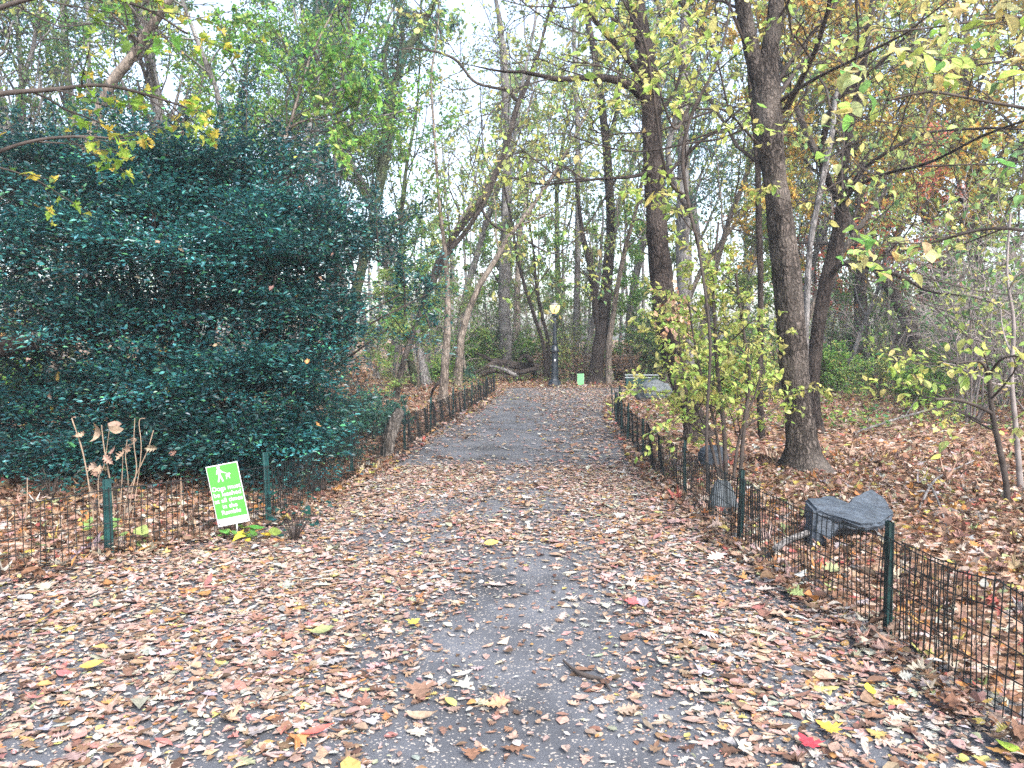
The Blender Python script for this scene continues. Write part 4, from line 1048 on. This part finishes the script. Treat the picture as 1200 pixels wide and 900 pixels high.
def fence(name, label, pts, seed, post_h=.67, pm=None, extra=(), skip_post=(), lift=None):
    """pts: list of (x, y) post positions"""
    rs = np.random.default_rng(seed)
    o = np.array([pts[0][0], pts[0][1], 0.]); root = thing(name, label, 'fence', tuple(o))
    zs = [max(gzf(x, y), 0) + (lift or {}).get(k, 0) for k, (x, y) in enumerate(pts)]

    def panel(a, b, off=0.0, ha=0.0, t0=0., t1=1.):
        pa = np.array([*pts[a], zs[a]]) - o; pb = np.array([*pts[b], zs[b]]) - o
        L = np.linalg.norm(pb - pa); d = (pb - pa) / L; nr = np.array([-d[1], d[0], 0])
        sag = rs.uniform(.012, .045); bow = rs.normal(0, .018); lean = rs.normal(0, .02)
        mb = MB()

        def pt(t, h):
            s4 = 4 * t * (1 - t)
            q = pa + (pb - pa) * t
            q = q + nr * (off + bow * s4 + lean * h * s4 + .012 * math.sin(t * 19 + seed + h * 5))
            gx, gy = (q + o)[:2]; zb = max(gzf(gx, gy), 0)
            return np.array([q[0], q[1], zb * .3 + q[2] * .7 + h * 1.0 - sag * s4 * (h / .56) + .006 * math.sin(t * 23 + h)])
        nv = max(2, int(L * (t1 - t0) / .048)); R = .0034
        for i in range(nv + 1):
            t = t0 + (t1 - t0) * i / nv + rs.normal(0, .002)
            k = rs.normal(0, .004)
            mb.tube([pt(t, .0 - .03), pt(t + k * .5, .3), pt(t + k, .575 + rs.uniform(0, .02))], R, 4)
        for h in (.03, .17, .31, .45, .575):
            tt = np.linspace(t0, t1, max(4, int(L * (t1 - t0) / .2)))
            mb.tube([pt(t, h) + nr * .0045 for t in tt], R * (1.15 if h > .5 else 1), 4)
        mb.build('wire_mesh', M_WIRE, root)
    for i in range(len(pts) - 1):
        panel(i, i + 1)
    for (a, b, off, t0, t1) in extra:
        panel(a, b, off, 0, t0, t1)
    for i, (x, y) in enumerate(pts):
        if i in skip_post:
            continue
        ia, ib = max(i - 1, 0), min(i + 1, len(pts) - 1)
        d = unit(np.array([pts[ib][0] - pts[ia][0], pts[ib][1] - pts[ia][1], 0.])); nr = np.array([-d[1], d[0], 0.])
        if nr[1] > 0:
            nr = -nr
        p = np.array([x, y, zs[i]]) - o - nr * .024
        tl = np.array([rs.normal(0, .02), rs.normal(0, .02), 1.]); h = post_h * rs.uniform(.96, 1.05)
        # U channel outline
        w, dp, th = .021, .026, .005
        prof = [(-w, 0), (w, 0), (w, dp), (w + .009, dp), (w + .009, dp - th), (w + .004, dp - th), (w - th + .001, th), (-w + th - .001, th), (-w - .004, dp - th), (-w - .009, dp - th), (-w - .009, dp), (-w, dp)]
        prof = [(-w, 0), (w, 0), (w + .003, dp), (w + .012, dp), (w + .012, dp - th), (w + .007, dp - th), (w - th, th), (-w + th, th), (-w - .007, dp - th), (-w - .012, dp - th), (-w - .012, dp), (-w - .003, dp)]
        V = []
        for z in (-.15, h):
            for a, b in prof:
                V.append(p + d * a + nr * (-b + .0) + tl * z)
        n = len(prof); q = np.array([(k, (k + 1) % n, n + (k + 1) % n, n + k) for k in range(n)])
        m = MB(); m.add(np.array(V), [q, np.arange(n)[None] + n])
        po = m.build('post', pm or M_GREENMETAL, root)
        for zt in (.12, .27, .42, .555):
            m = MB(); c = p + tl * zt - nr * .012
            ring = [c + d * (.04 * math.cos(a)) + nr * (.026 * math.sin(a)) + np.array([0, 0, .006 * math.sin(a * 2)]) for a in np.linspace(0, 2 * PI, 11)]
            m.tube(ring, .0022, 4); m.build('wire_tie', M_WIRE, po)
    return root


LP = [tuple(G(px, py)[:2]) for px, py in [(-330, 735), (-110, 700), (131, 657), (320, 617), (416, 562), (477, 530), (507, 508), (533, 492), (547, 484), (555, 479), (562, 474), (571, 467), (580, 462)]]
fence('wire_fence', 'low green wire fence in front of the holly bush, running behind the leash sign', LP, 3)
RP = [tuple(G(px, py)[:2]) for px, py in [(728, 487), (720, 489), (724, 500), (731, 511), (738, 522), (757, 545), (798, 586), (862, 640), (1032, 746)]] + [(2.2, 3.45), (2.36, 2.2), (2.55, 1.0)]
fence('wire_fence', 'low black wire mesh fence in front of the slab boulder and the rough trunk', RP, 4, pm=M_DARKPOST, extra=[(8, 9, .028, .12, .62), (7, 8, .02, .0, .2)], skip_post=(9,), lift={8: .03, 9: .11, 10: .12, 11: .1})


# ------------------------------------------------------------------ signs
def person_shape():
    """walking figure + dog + leash as flat polygons in sign units (x right, y up), extruded later"""
    P = []
    P.append([(-.055 + .026 * math.cos(a), .2 + .028 * math.sin(a)) for a in np.linspace(0, 2 * PI, 15)[:-1]])
    P.append([(-.085, .165), (-.045, .17), (-.03, .16), (.0, .115), (.03, .1), (.026, .085), (-.012, .098), (-.035, .125), (-.035, .06), (-.075, .055), (-.085, .1), (-.1, .08), (-.112, .085), (-.1, .13)])
    P.append([(-.075, .06), (-.04, .065), (-.02, .0), (-.005, -.065), (-.03, -.068), (-.045, -.01), (-.065, .03)])
    P.append([(-.078, .06), (-.055, .045), (-.068, -.005), (-.09, -.068), (-.115, -.065), (-.092, .0)])
    P.append([(.05, .03), (.055, .05), (.1, .05), (.115, .075), (.125, .06), (.14, .055), (.138, .042), (.12, .04), (.115, .01), (.118, -.035), (.104, -.035), (.098, .0), (.066, .0), (.062, -.035), (.048, -.035)])
    P.append([(.024, .098), (.112, .054), (.11, .047), (.022, .088)])
    return P


def sign(name, label, px, py, Y, w, h, roll, yaw, detail):
    c = at(px, py, Y)
    root = thing(name, label, 'sign', (c[0], c[1], max(gzf(c[0], c[1]), 0)), yaw)
    zc = c[2] - max(gzf(c[0], c[1]), 0)
    R = np.array([[math.cos(roll), 0, math.sin(roll)], [0, 1, 0], [-math.sin(roll), 0, math.cos(roll)]])   # roll about local y

    def rot(V):
        return np.asarray(V) @ R.T + np.array([0, 0, zc])
    white = plain_mat('sign_white', (.55, .57, .58), .4, var=.05); green = plain_mat('sign_green', (.06, .43, .04), .45, var=.06, vscale=6)
    m = MB(); m.box((0, 0, 0), (w, .006, h)); m.V[0] = rot(m.V[0]); bd = m.build('board', white, root)
    if detail:
        gb = .115 * h
        m = MB(); m.box((0, -.0045, gb / 2 - .002), (w * .955, .003, h - gb - .012)); m.V[0] = rot(m.V[0]); pn = m.build('face', green, bd)
        m = MB(); s = w * 1.4
        for poly in person_shape():
            n = len(poly); V = np.array([(x * s * 1.25 - .02 * w, yy, z * s * 1.25 + h * .28) for yy in (-.0062, -.0085) for x, z in poly])
            q = np.array([(k, (k + 1) % n, n + (k + 1) % n, n + k) for k in range(n)])
            m.add(rot(V), [q, np.arange(n)[::-1][None] + n])
        m.build('pictogram', white, bd)
        lines = [('Dogs must', .10), ('be leashed', .00), ('at all times', -.10), ('in the', -.20), ('Ramble', -.30)]
        for txt, zz in lines:
            cu = bpy.data.curves.new('lettering', 'FONT'); cu.body = txt; cu.size = .104 * h; cu.align_x = 'CENTER'; cu.extrude = .001; cu.offset = .0005
            to = bpy.data.objects.new('tmp', cu); COL.objects.link(to)
            dg = bpy.context.evaluated_depsgraph_get(); me = bpy.data.meshes.new_from_object(to.evaluated_get(dg)); bpy.data.objects.remove(to)
            V = np.array([v.co for v in me.vertices]); V = np.stack([V[:, 0], -.0075 - V[:, 2], V[:, 1] + zz * h - .02 * h], -1)
            V = rot(V)
            for v, q in zip(me.vertices, V):
                v.co = q
            me.materials.clear(); me.materials.append(white)
            lo = bpy.data.objects.new('lettering', me); COL.objects.link(lo); lo.parent = bd
        for sx in (-1, 1):
            m = MB(); a = np.arange(10) * 2 * PI / 10
            V = np.array([(sx * w * .44 + .006 * math.cos(t), yy, -h * .465 + .006 * math.sin(t)) for yy in (-.003, -.0065) for t in a])
            q = np.array([(k, (k + 1) % 10, 10 + (k + 1) % 10, 10 + k) for k in range(10)])
            m.add(rot(V), [q, np.arange(10)[::-1][None] + 10]); m.build('screw', M_WIRE, bd)
    else:
        m = MB(); m.box((0, -.005, .03), (w * .94, .003, h * .86)); m.V[0] = rot(m.V[0]); m.build('face', plain_mat('sign_green_faded', (.16, .60, .20), .5, var=.06), bd)
    m = MB(); sx = w * .28
    top = rot([[sx, .012, h * .3]])[0]; m.tube([(top[0] + .035, .012, -.15), (top[0] + .02, .012, zc * .5), top], .007, 6, cap1=True)
    m.build('stake', white, root)
    return root


sign('park_sign', 'bright green leash rule sign tilted against the wire fence in front of the holly', 267, 579, 6.6, .27, .535, math.radians(-10.5), .1, True)
sign('park_sign', 'tiny far off green sign at the foot of the stout dark trunk', 680.5, 445.5, 28.0, .24, .47, 0, 0, False)


# ------------------------------------------------------------------ street lamp
def lamp():
    p = G(650, 453.5)
    root = thing('street_lamp', 'black iron park lamp post with lit globe at the far path end', 'street lamp', (p[0], p[1], 0))
    m = MB(); m.lathe([(.28, -.05), (.28, .09), (.25, .12), (.235, .2), (.18, .25), (.15, .29)], 8, rot=PI / 8); m.build('base', M_LAMPMETAL, root)
    m = MB(); m.lathe([(.145, .285), (.135, .36), (.125, 1.2), (.13, 1.26)], 8, rot=PI / 8); m.build('lower_shaft', M_LAMPMETAL, root)
    m = MB(); m.lathe([(.13, 1.255), (.165, 1.29), (.165, 1.35), (.135, 1.38), (.115, 1.44), (.085, 1.52)], 16); m.build('collar', M_LAMPMETAL, root, True)
    m = MB(); m.box((0, -.135, .98), (.05, .02, .07)); m.build('plate', plain_mat('plate_white', (.75, .76, .76), .4, var=.05), root)
    m = MB(); m.lathe([(.084, 1.515), (.075, 1.6), (.062, 2.4), (.06, 2.52)], 12); m.build('upper_shaft', M_LAMPMETAL, root, True)
    m = MB(); m.lathe([(.06, 2.515), (.1, 2.55), (.115, 2.6), (.09, 2.63), (.12, 2.66)], 12); lu = m.build('capital', M_LAMPMETAL, root, True)
    g, nt, N, L, B, O = new_mat('lamp_glow')
    B.inputs['Base Color'].default_value = (.30, .25, .15, 1); B.inputs['Emission Color'].default_value = (1, .66, .25, 1); B.inputs['Emission Strength'].default_value = .42; B.inputs['Roughness'].default_value = .3
    m = MB(); m.lathe([(.09, 2.655), (.125, 2.72), (.175, 2.84), (.185, 2.92), (.165, 2.97)], 18); m.build('globe', g, root, True)
    m = MB(); m.lathe([(.17, 2.955), (.175, 2.975), (.13, 3.02), (.06, 3.05), (.02, 3.06), (.03, 3.085), (.008, 3.13)], 16); m.build('cap', plain_mat('cap_grey', (.2, .2, .2), .5), root, True)


lamp()


# ------------------------------------------------------------------ rocks
def rock(name, label, V, F_, loc, mat, sub=3, amp=.03, seed=0):
    me = bpy.data.meshes.new(name); me.from_pydata([tuple(v) for v in V], [], F_); me.materials.append(mat)
    import bmesh
    bm = bmesh.new(); bm.from_mesh(me)
    bmesh.ops.recalc_face_normals(bm, faces=bm.faces)
    bmesh.ops.bevel(bm, geom=list(bm.edges), offset=.025, segments=2, affect='EDGES', clamp_overlap=True)
    bmesh.ops.triangulate(bm, faces=list(bm.faces))
    for _ in range(sub):
        es = [e for e in bm.edges if e.calc_length() > .045]
        if es:
            bmesh.ops.subdivide_edges(bm, edges=es, cuts=1); bmesh.ops.triangulate(bm, faces=[f for f in bm.faces if len(f.verts) > 3])
    rs = np.random.default_rng(seed)
    bm.normal_update()
    from mathutils import noise
    for v in bm.verts:
        q = v.co * 5 + Vector((seed, 0, 0)); n1 = noise.noise(q) + .5 * noise.noise(Vector((q.x * .6 + q.y * 2.6, q.y * 2.2 - q.x, q.z * 5)))
        v.co = v.co + v.normal * amp * n1
    bm.to_mesh(me); bm.free()
    for p in me.polygons:
        p.use_smooth = True
    try:
        me.set_sharp_from_angle(angle=math.radians(38))
    except Exception:
        pass
    o = bpy.data.objects.new(name, me); COL.objects.link(o); o.location = loc
    return tag(o, label, 'rock')


def slab():
    Y = 6.35
    top = [(943, 584), (975, 578), (993, 586), (1012, 573), (1022, 571), (1038, 586), (1051, 603), (1035, 613), (1012, 616), (980, 604), (955, 596)]
    dep = [.1, .35, .3, .55, .6, .6, .35, .05, -.1, -.1, -.05]
    o = at(990, 610, Y); o[2] = 0
    T = [at(px, py, Y + d) - o for (px, py), d in zip(top, dep)]
    n = len(T); c = sum(T) / n
    Bm = []
    for i, t in enumerate(T):
        b = t.copy(); b[:2] = c[:2] + (t[:2] - c[:2]) * (.84 if i not in (0, 10) else 1.08); b[2] = -.12 if i in (0, 1, 10) else max(t[2] - .085, .0)
        Bm.append(b)
    V = T + Bm
    Fc = [list(range(n))] + [[i, i + n, (i + 1) % n + n, (i + 1) % n] for i in range(n)] + [list(range(2 * n - 1, n - 1, -1))]
    oz = gzf(o[0], o[1])
    rock('boulder', 'dark grey tilted slab boulder lying behind the black wire fence', V, Fc, (o[0], o[1], 0), M_ROCK, seed=3, amp=.03)


slab()


def lump(name, label, c, sx, sy, sz, mat, seed, amp=.08):
    rs = np.random.default_rng(seed); V, Fc = [], []
    n = 9
    for k, (s, z) in enumerate([(1.0, -.1), (1.05, .25), (.85, .75), (.45, 1.0)]):
        for i in range(n):
            a = i * 2 * PI / n + k * .2; q = s * rs.uniform(.82, 1.12)
            V.append((sx * q * math.cos(a), sy * q * math.sin(a), sz * z * rs.uniform(.92, 1.06) if z > 0 else sz * z))
    for k in range(3):
        for i in range(n):
            Fc.append([k * n + i, k * n + (i + 1) % n, (k + 1) * n + (i + 1) % n, (k + 1) * n + i])
    Fc += [list(range(n))[::-1], [3 * n + i for i in range(n)]]
    return rock(name, label, V, Fc, c, mat, sub=2, amp=amp * min(sx, sz), seed=seed)


p = G(766, 472); lump('boulder', 'rounded blue grey boulder behind the far end of the black wire fence near the bench', (p[0], p[1], gzf(p[0], p[1])), .48, .4, .55, M_ROCK_P, 12)
p = G(790, 470); lump('stone', 'flat pale stone lying against the rounded boulder', (p[0] + .1, p[1], gzf(p[0], p[1])), .42, .25, .3, M_ROCK_P, 14)
p = at(846, 600, 7.6); lump('stone', 'small upright pale stone seen through the black wire mesh', (p[0], p[1], gzf(p[0], p[1])), .15, .12, .34, M_ROCK_P, 15)
p = at(836, 520, 10.2); lump('stone', 'grey stone half hidden under the yellow green sapling', (p[0], p[1], gzf(p[0], p[1])), .22, .2, .3, M_ROCK, 16)


# ------------------------------------------------------------------ logs and branches
def branch_obj(name, label, polys, mat, cat='branch', capm=True, sides=8):
    """polys: list of (points, radii) in world space; one lying branch"""
    o = np.array(polys[0][0][0], float); mb = MB()
    for P, r in polys:
        Q = catmull(P, max(8, len(P) * 5)) - o; mb.tube(Q, np.interp(np.linspace(0, 1, len(Q)), np.linspace(0, 1, len(r)), r), sides, rough=.06, cap0=True, cap1=True)
    b = mb.build(name, mat, smooth=False, loc=tuple(o)); return tag(b, label, cat)


def on(px, py, h=0.03, z=0):
    q = G(px, py); q[2] = gzf(q[0], q[1]) + h
    return q


branch_obj('log', 'thick grey bent log standing against the wire fence past the last holly twigs', [([on(453, 541, .05), at(455, 515, 10.9), at(461, 498, 11.0), at(468, 482, 11.2)], [.09, .095, .095, .07])], M_BARK_L, 'log', sides=14)
branch_obj('fallen_branch', 'pale grey stick lying under the slab boulder', [([on(908, 658, .10), on(925, 648, .11), on(960, 639, .12), on(1000, 638, .11), on(1018, 638, .10)], [.026, .026, .024, .02, .012])], M_BARK_G)
branch_obj('fallen_branch', 'thin dark twig lying on the asphalt', [([on(660, 778, .02), on(675, 792, .025), on(690, 797, .02), on(705, 801, .02), on(716, 814, .02)], [.005, .009, .011, .009, .005])], M_TWIG)
branch_obj('fallen_branch', 'forked grey branch on the litter beyond the slab boulder', [([on(1075, 620, .05), on(1090, 592, .12), on(1105, 575, .08), on(1140, 560, .1)], [.012, .012, .01, .005]), ([on(1090, 592, .12), on(1100, 612, .08), on(1112, 645, .05)], [.01, .009, .005])], M_BARK_G)
branch_obj('fallen_branch', 'long thin grey branch at the foot of the bare thicket', [([on(1000, 520, .08), on(1060, 508, .2), on(1110, 500, .3), on(1165, 488, .4)], [.02, .018, .014, .008]), ([on(1060, 508, .2), on(1080, 485, .4)], [.01, .004])], M_BARK_G)
YL = 29.8
branch_obj('log', 'long black fallen log lying level across the tangle', [([at(578, 424, YL), at(592, 426, YL), at(612, 429, YL), at(632, 430, YL)], [.16, .15, .15, .12]), ([at(580, 424, YL), at(570, 430, YL - .3), at(556, 437, YL - .5)], [.1, .08, .05]), ([at(580, 425, YL), at(568, 418, YL), at(558, 414, YL)], [.09, .07, .04])], M_BARK_D, 'log')
branch_obj('log', 'second fallen log resting below the long black log', [([at(562, 440, YL - .8), at(580, 434, YL - .8), at(604, 437, YL - .8), at(630, 432, YL - .6)], [.08, .1, .1, .08]), ([at(588, 435, YL - .8), at(598, 448, YL - 1.1)], [.07, .04])], M_BARK_D, 'log')
branch_obj('log', 'broken stump end curling up at the lamp side of the tangle', [([on(628, 447, .0), at(622, 424, YL - .3), at(616, 417, YL - .3), at(607, 422, YL - .4)], [.12, .12, .09, .05]), ([at(606, 447, YL - 1), at(602, 440, YL - .9), at(592, 430, YL - .8)], [.06, .06, .05])], M_BARK_D, 'log')
branch_obj('log', 'grey log leaning down across the middle of the tangle', [([on(612, 449, .0), at(604, 440, YL - 1), at(590, 433, YL - .9), at(574, 429, YL - .5)], [.07, .08, .07, .05])], M_BARK_G, 'log')
branch_obj('fallen_branch', 'broken dark branch leaning behind the pale straight trunk', [([on(505, 470, .02), at(508, 456, 21), at(516, 446, 21), at(523, 440, 21)], [.03, .04, .04, .03]), ([at(512, 451, 21), at(506, 446, 21)], [.03, .02])], M_BARK_D)


# ------------------------------------------------------------------ bench
def bench():
    p = at(752, 455, 26.5); root = thing('park_bench', 'low dark green bench with two top slats pale with glare behind the rounded boulder', 'bench', (p[0], p[1], 0), -.12)
    sl = plain_mat('glare_slat', (.24, .27, .28), .6, var=.2); gr = plain_mat('bench_green', (.012, .06, .055), .5)  # glare on the two top slats is put into their base colour
    for i, (y, z) in enumerate([(.10, .50), (-.16, .42)]):
        m = MB(); m.box((0, y, z), (1.15, .10, .04)); s_ = m.build('slat', sl, root)
    for k in range(3):
        m = MB(); m.box((0, .14, .12 + .1 * k), (1.15, .03, .085)); m.build('slat', gr, root)
    for x in (-.5, .5):
        m = MB(); m.box((x, .09, .22), (.07, .07, .5)); m.box((x, -.17, .18), (.06, .06, .44)); m.box((x, -.04, .385), (.05, .22, .05)); m.build('leg', gr, root)


bench()


# ------------------------------------------------------------------ dead stalks and weeds by the near left fence
def stalks():
    Y = 6.9; rs = np.random.default_rng(91)
    root_p = at(130, 640, Y); root_p[2] = gzf(root_p[0], root_p[1])
    root = thing('dead_plant', 'clump of dry pale stalks with withered tan leaves rising behind the near green post', 'plant', tuple(root_p))
    L = [[(112, 625, 2.6), (106, 580, 2.6), (97, 530, 2.5), (84, 490, 2)], [(136, 610, 2.2), (130, 570, 2.2), (122, 525, 2.2), (119, 498, 2)], [(146, 610, 2.2), (154, 580, 2), (160, 550, 2), (157, 520, 1.6), (158, 490, 1.4)],
         [(142, 612, 2), (148, 585, 2), (158, 560, 2), (172, 530, 1.8), (180, 504, 1.6)], [(138, 610, 1.8), (143, 560, 1.6), (144, 525, 1.4)], [(118, 600, 1.6), (115, 565, 1.6), (122, 545, 1.4), (128, 505, 1.2)], [(150, 600, 1.6), (165, 535, 1.4), (163, 495, 1.2), (170, 490, 1)], [(141, 608, 1.6), (150, 570, 1.4), (147, 535, 1.2), (149, 515, 1)]]
    for st in L:
        P, r = stemline(st, Y + rs.normal(0, .06)); m = MB(); m.tube(P - root_p, np.maximum(r * .72, .0035), 6); m.build('stalk', M_STALK, root, True)
    for px, py, s in [(116, 521, .17), (142, 508, .14), (140, 525, .12), (120, 548, .12), (112, 570, .13), (124, 498, .13), (182, 524, .11), (100, 513, .1), (136, 500, .11), (118, 541, .1), (150, 515, .11), (130, 538, .12), (107, 548, .1), (158, 508, .1), (124, 585, .11), (146, 530, .12), (112, 590, .1)]:
        m = MB(); q = at(px, py, Y - .03) - root_p; k = 1
        m.leaves(OAK if s < .13 else OVATE, np.tile(q, (k, 1)) + rs.normal(0, .02, (k, 3)), unit(rs.normal(0, .5, (k, 3)) + (-.3, 0, -.5)), unit(rs.normal(0, .4, (k, 3)) + (0, -1, .3)), np.full(k, s), pick([(1, (.27, .19, .14))], k, rs, .15), rs.normal(.7, .6, (k, 3)))
        m.build('withered_leaf', M_LITTER, root)


stalks()
for lab, px0, py0, px1, py1 in [('single bare whitish reed standing in the litter at the near end of the green fence', 30, 650, 32, 560), ('single dry reed between the near green post and the leash sign', 209, 605, 212, 560)]:
    Yr = 6.7; a, b = at(px0, py0, Yr), at(px1, py1, Yr); a[2] = gzf(a[0], a[1]); m = MB(); m.tube(catmull([a - a, (b - a) / 2 + (.01, 0, 0), b - a], 7), np.linspace(.008, .004, 7), 6)
    tag(m.build('dry_reed', M_STALK, loc=tuple(a)), lab, 'reed')


def weed(label, px, py, n, size, pal, seed, h=.1, spread=.12):
    rs = np.random.default_rng(seed); p = G(px, py); p[2] = gzf(p[0], p[1])
    root = thing('weed', label, 'plant', tuple(p)); m = MB(); f = MB(); pos, dd = [], []
    for k in range(n):
        az = rs.uniform(0, 6.28); l = rs.uniform(.3, 1) * spread; e = np.array([math.cos(az) * l, math.sin(az) * l, h * rs.uniform(.4, 1.2)])
        m.tube(np.array([(0, 0, 0), e * .6 + (0, 0, h * .2), e]), [.003, .0025, .0015], 4); pos.append(e); dd.append(unit(np.array([math.cos(az), math.sin(az), -.2])))
    m.build('stem', M_TWIG, root)
    f.leaves(OVATE, np.array(pos), np.array(dd), unit(rs.normal(0, .3, (n, 3)) + (0, -.2, 1)), size * np.exp(rs.normal(0, .25, n)), pick(pal, n, rs, .2), rs.normal(.2, .3, (n, 3)), width=np.full(n, 1.4))
    f.build('foliage', M_LEAF, root)


weed('low green weed growing at the foot of the leash sign', 278, 634, 16, .09, [(.6, (.10, .26, .05)), (.4, (.2, .32, .06))], 1)
weed('yellowing weed just right of the leash sign', 303, 637, 8, .09, [(.6, (.58, .46, .05)), (.4, (.2, .3, .06))], 2)
weed('pale green leafy weed between the dry stalks and the near green post', 118, 640, 9, .10, [(1, (.19, .30, .09))], 3, .2, .14)
weed('sprawling pale green weed right behind the near green post', 149, 646, 8, .09, [(1, (.24, .34, .12))], 4, .16, .14)
weed('small bright seedling standing on the open litter beyond the rough trunk', 985, 508, 14, .10, [(1, (.22, .36, .08))], 5, .3, .22)
weed('lone green seedling near the middle of the open litter', 1130, 470, 12, .1, [(1, (.2, .36, .07))], 6, .35, .22)
weed('yellow tufted weed beyond the bent log', 445, 470, 14, .12, [(1, (.45, .45, .07))], 7, .35, .3)
for k, (px, py) in enumerate([(130, 570), (60, 575), (330, 585), (370, 560), (345, 610)]):
    weed(['holly seedling under the bush behind the dry stalks', 'low holly sprig at the near end of the green fence', 'holly sprig brushing the wire right of the leash sign', 'holly sprig low behind the second green post', 'holly sprig at the foot of the post by the sign'][k], px, py + 25, 40, .05, [(1, (.012, .06, .05))], 20 + k, .3, .35)

# ------------------------------------------------------------------ light
w = bpy.data.worlds.new('World'); sc.world = w; w.use_nodes = True
nt = w.node_tree; N, L = nt.nodes, nt.links
bgN = N['Background']
sky = N.new('ShaderNodeTexSky'); sky.sky_type = 'NISHITA'; sky.sun_disc = False
SUN_EL, SUN_AZ = math.radians(48), math.radians(150)      # azimuth from +Y clockwise
sky.sun_elevation = SUN_EL; sky.sun_rotation = SUN_AZ; sky.air_density = 1.0; sky.dust_density = 3.0; sky.ozone_density = 1.0
hs = N.new('ShaderNodeHueSaturation'); hs.inputs['Saturation'].default_value = .75
L.new(sky.outputs[0], hs.inputs['Color']); L.new(hs.outputs[0], bgN.inputs['Color']); bgN.inputs['Strength'].default_value = .14
sd = bpy.data.lights.new('sun', 'SUN'); sd.energy = 1.5; sd.angle = math.radians(25); sd.color = (1, .97, .93)
so = bpy.data.objects.new('sun', sd); COL.objects.link(so)
dv = Vector((math.sin(SUN_AZ) * math.cos(SUN_EL), math.cos(SUN_AZ) * math.cos(SUN_EL), math.sin(SUN_EL)))
so.rotation_euler = dv.to_track_quat('Z', 'Y').to_euler(); so.location = (0, -10, 30)

cam = bpy.data.cameras.new('camera'); co = bpy.data.objects.new('camera', cam); COL.objects.link(co)
co.location = (0, 0, EYE); co.rotation_euler = (PI / 2 - PITCH, 0, 0)
cam.sensor_width = 36; cam.lens = 27; cam.clip_end = 2000; cam.clip_start = .05
sc.camera = co

# thin autumn air over the whole wood
hm = bpy.data.materials.new('thin_air'); hm.use_nodes = True; hn = hm.node_tree; hn.nodes.clear()
ho = hn.nodes.new('ShaderNodeOutputMaterial'); hv = hn.nodes.new('ShaderNodeVolumePrincipled')
hv.inputs['Color'].default_value = (.86, .92, .97, 1); hv.inputs['Density'].default_value = .0016; hv.inputs['Anisotropy'].default_value = .2
hn.links.new(hv.outputs[0], ho.inputs['Volume'])
m = MB(); m.box((0, 40, 17), (190, 130, 36)); tag(m.build('haze', hm), kind='stuff')

vs = sc.view_settings; vs.view_transform = 'Standard'; vs.look = 'None'; vs.gamma = 1; vs.exposure = 2.27; vs.use_curve_mapping = False
cy = sc.cycles
cy.max_bounces = 6; cy.diffuse_bounces = 4; cy.glossy_bounces = 2; cy.transmission_bounces = 3; cy.transparent_max_bounces = 4
cy.use_denoising = False
cy.sample_clamp_indirect = 6
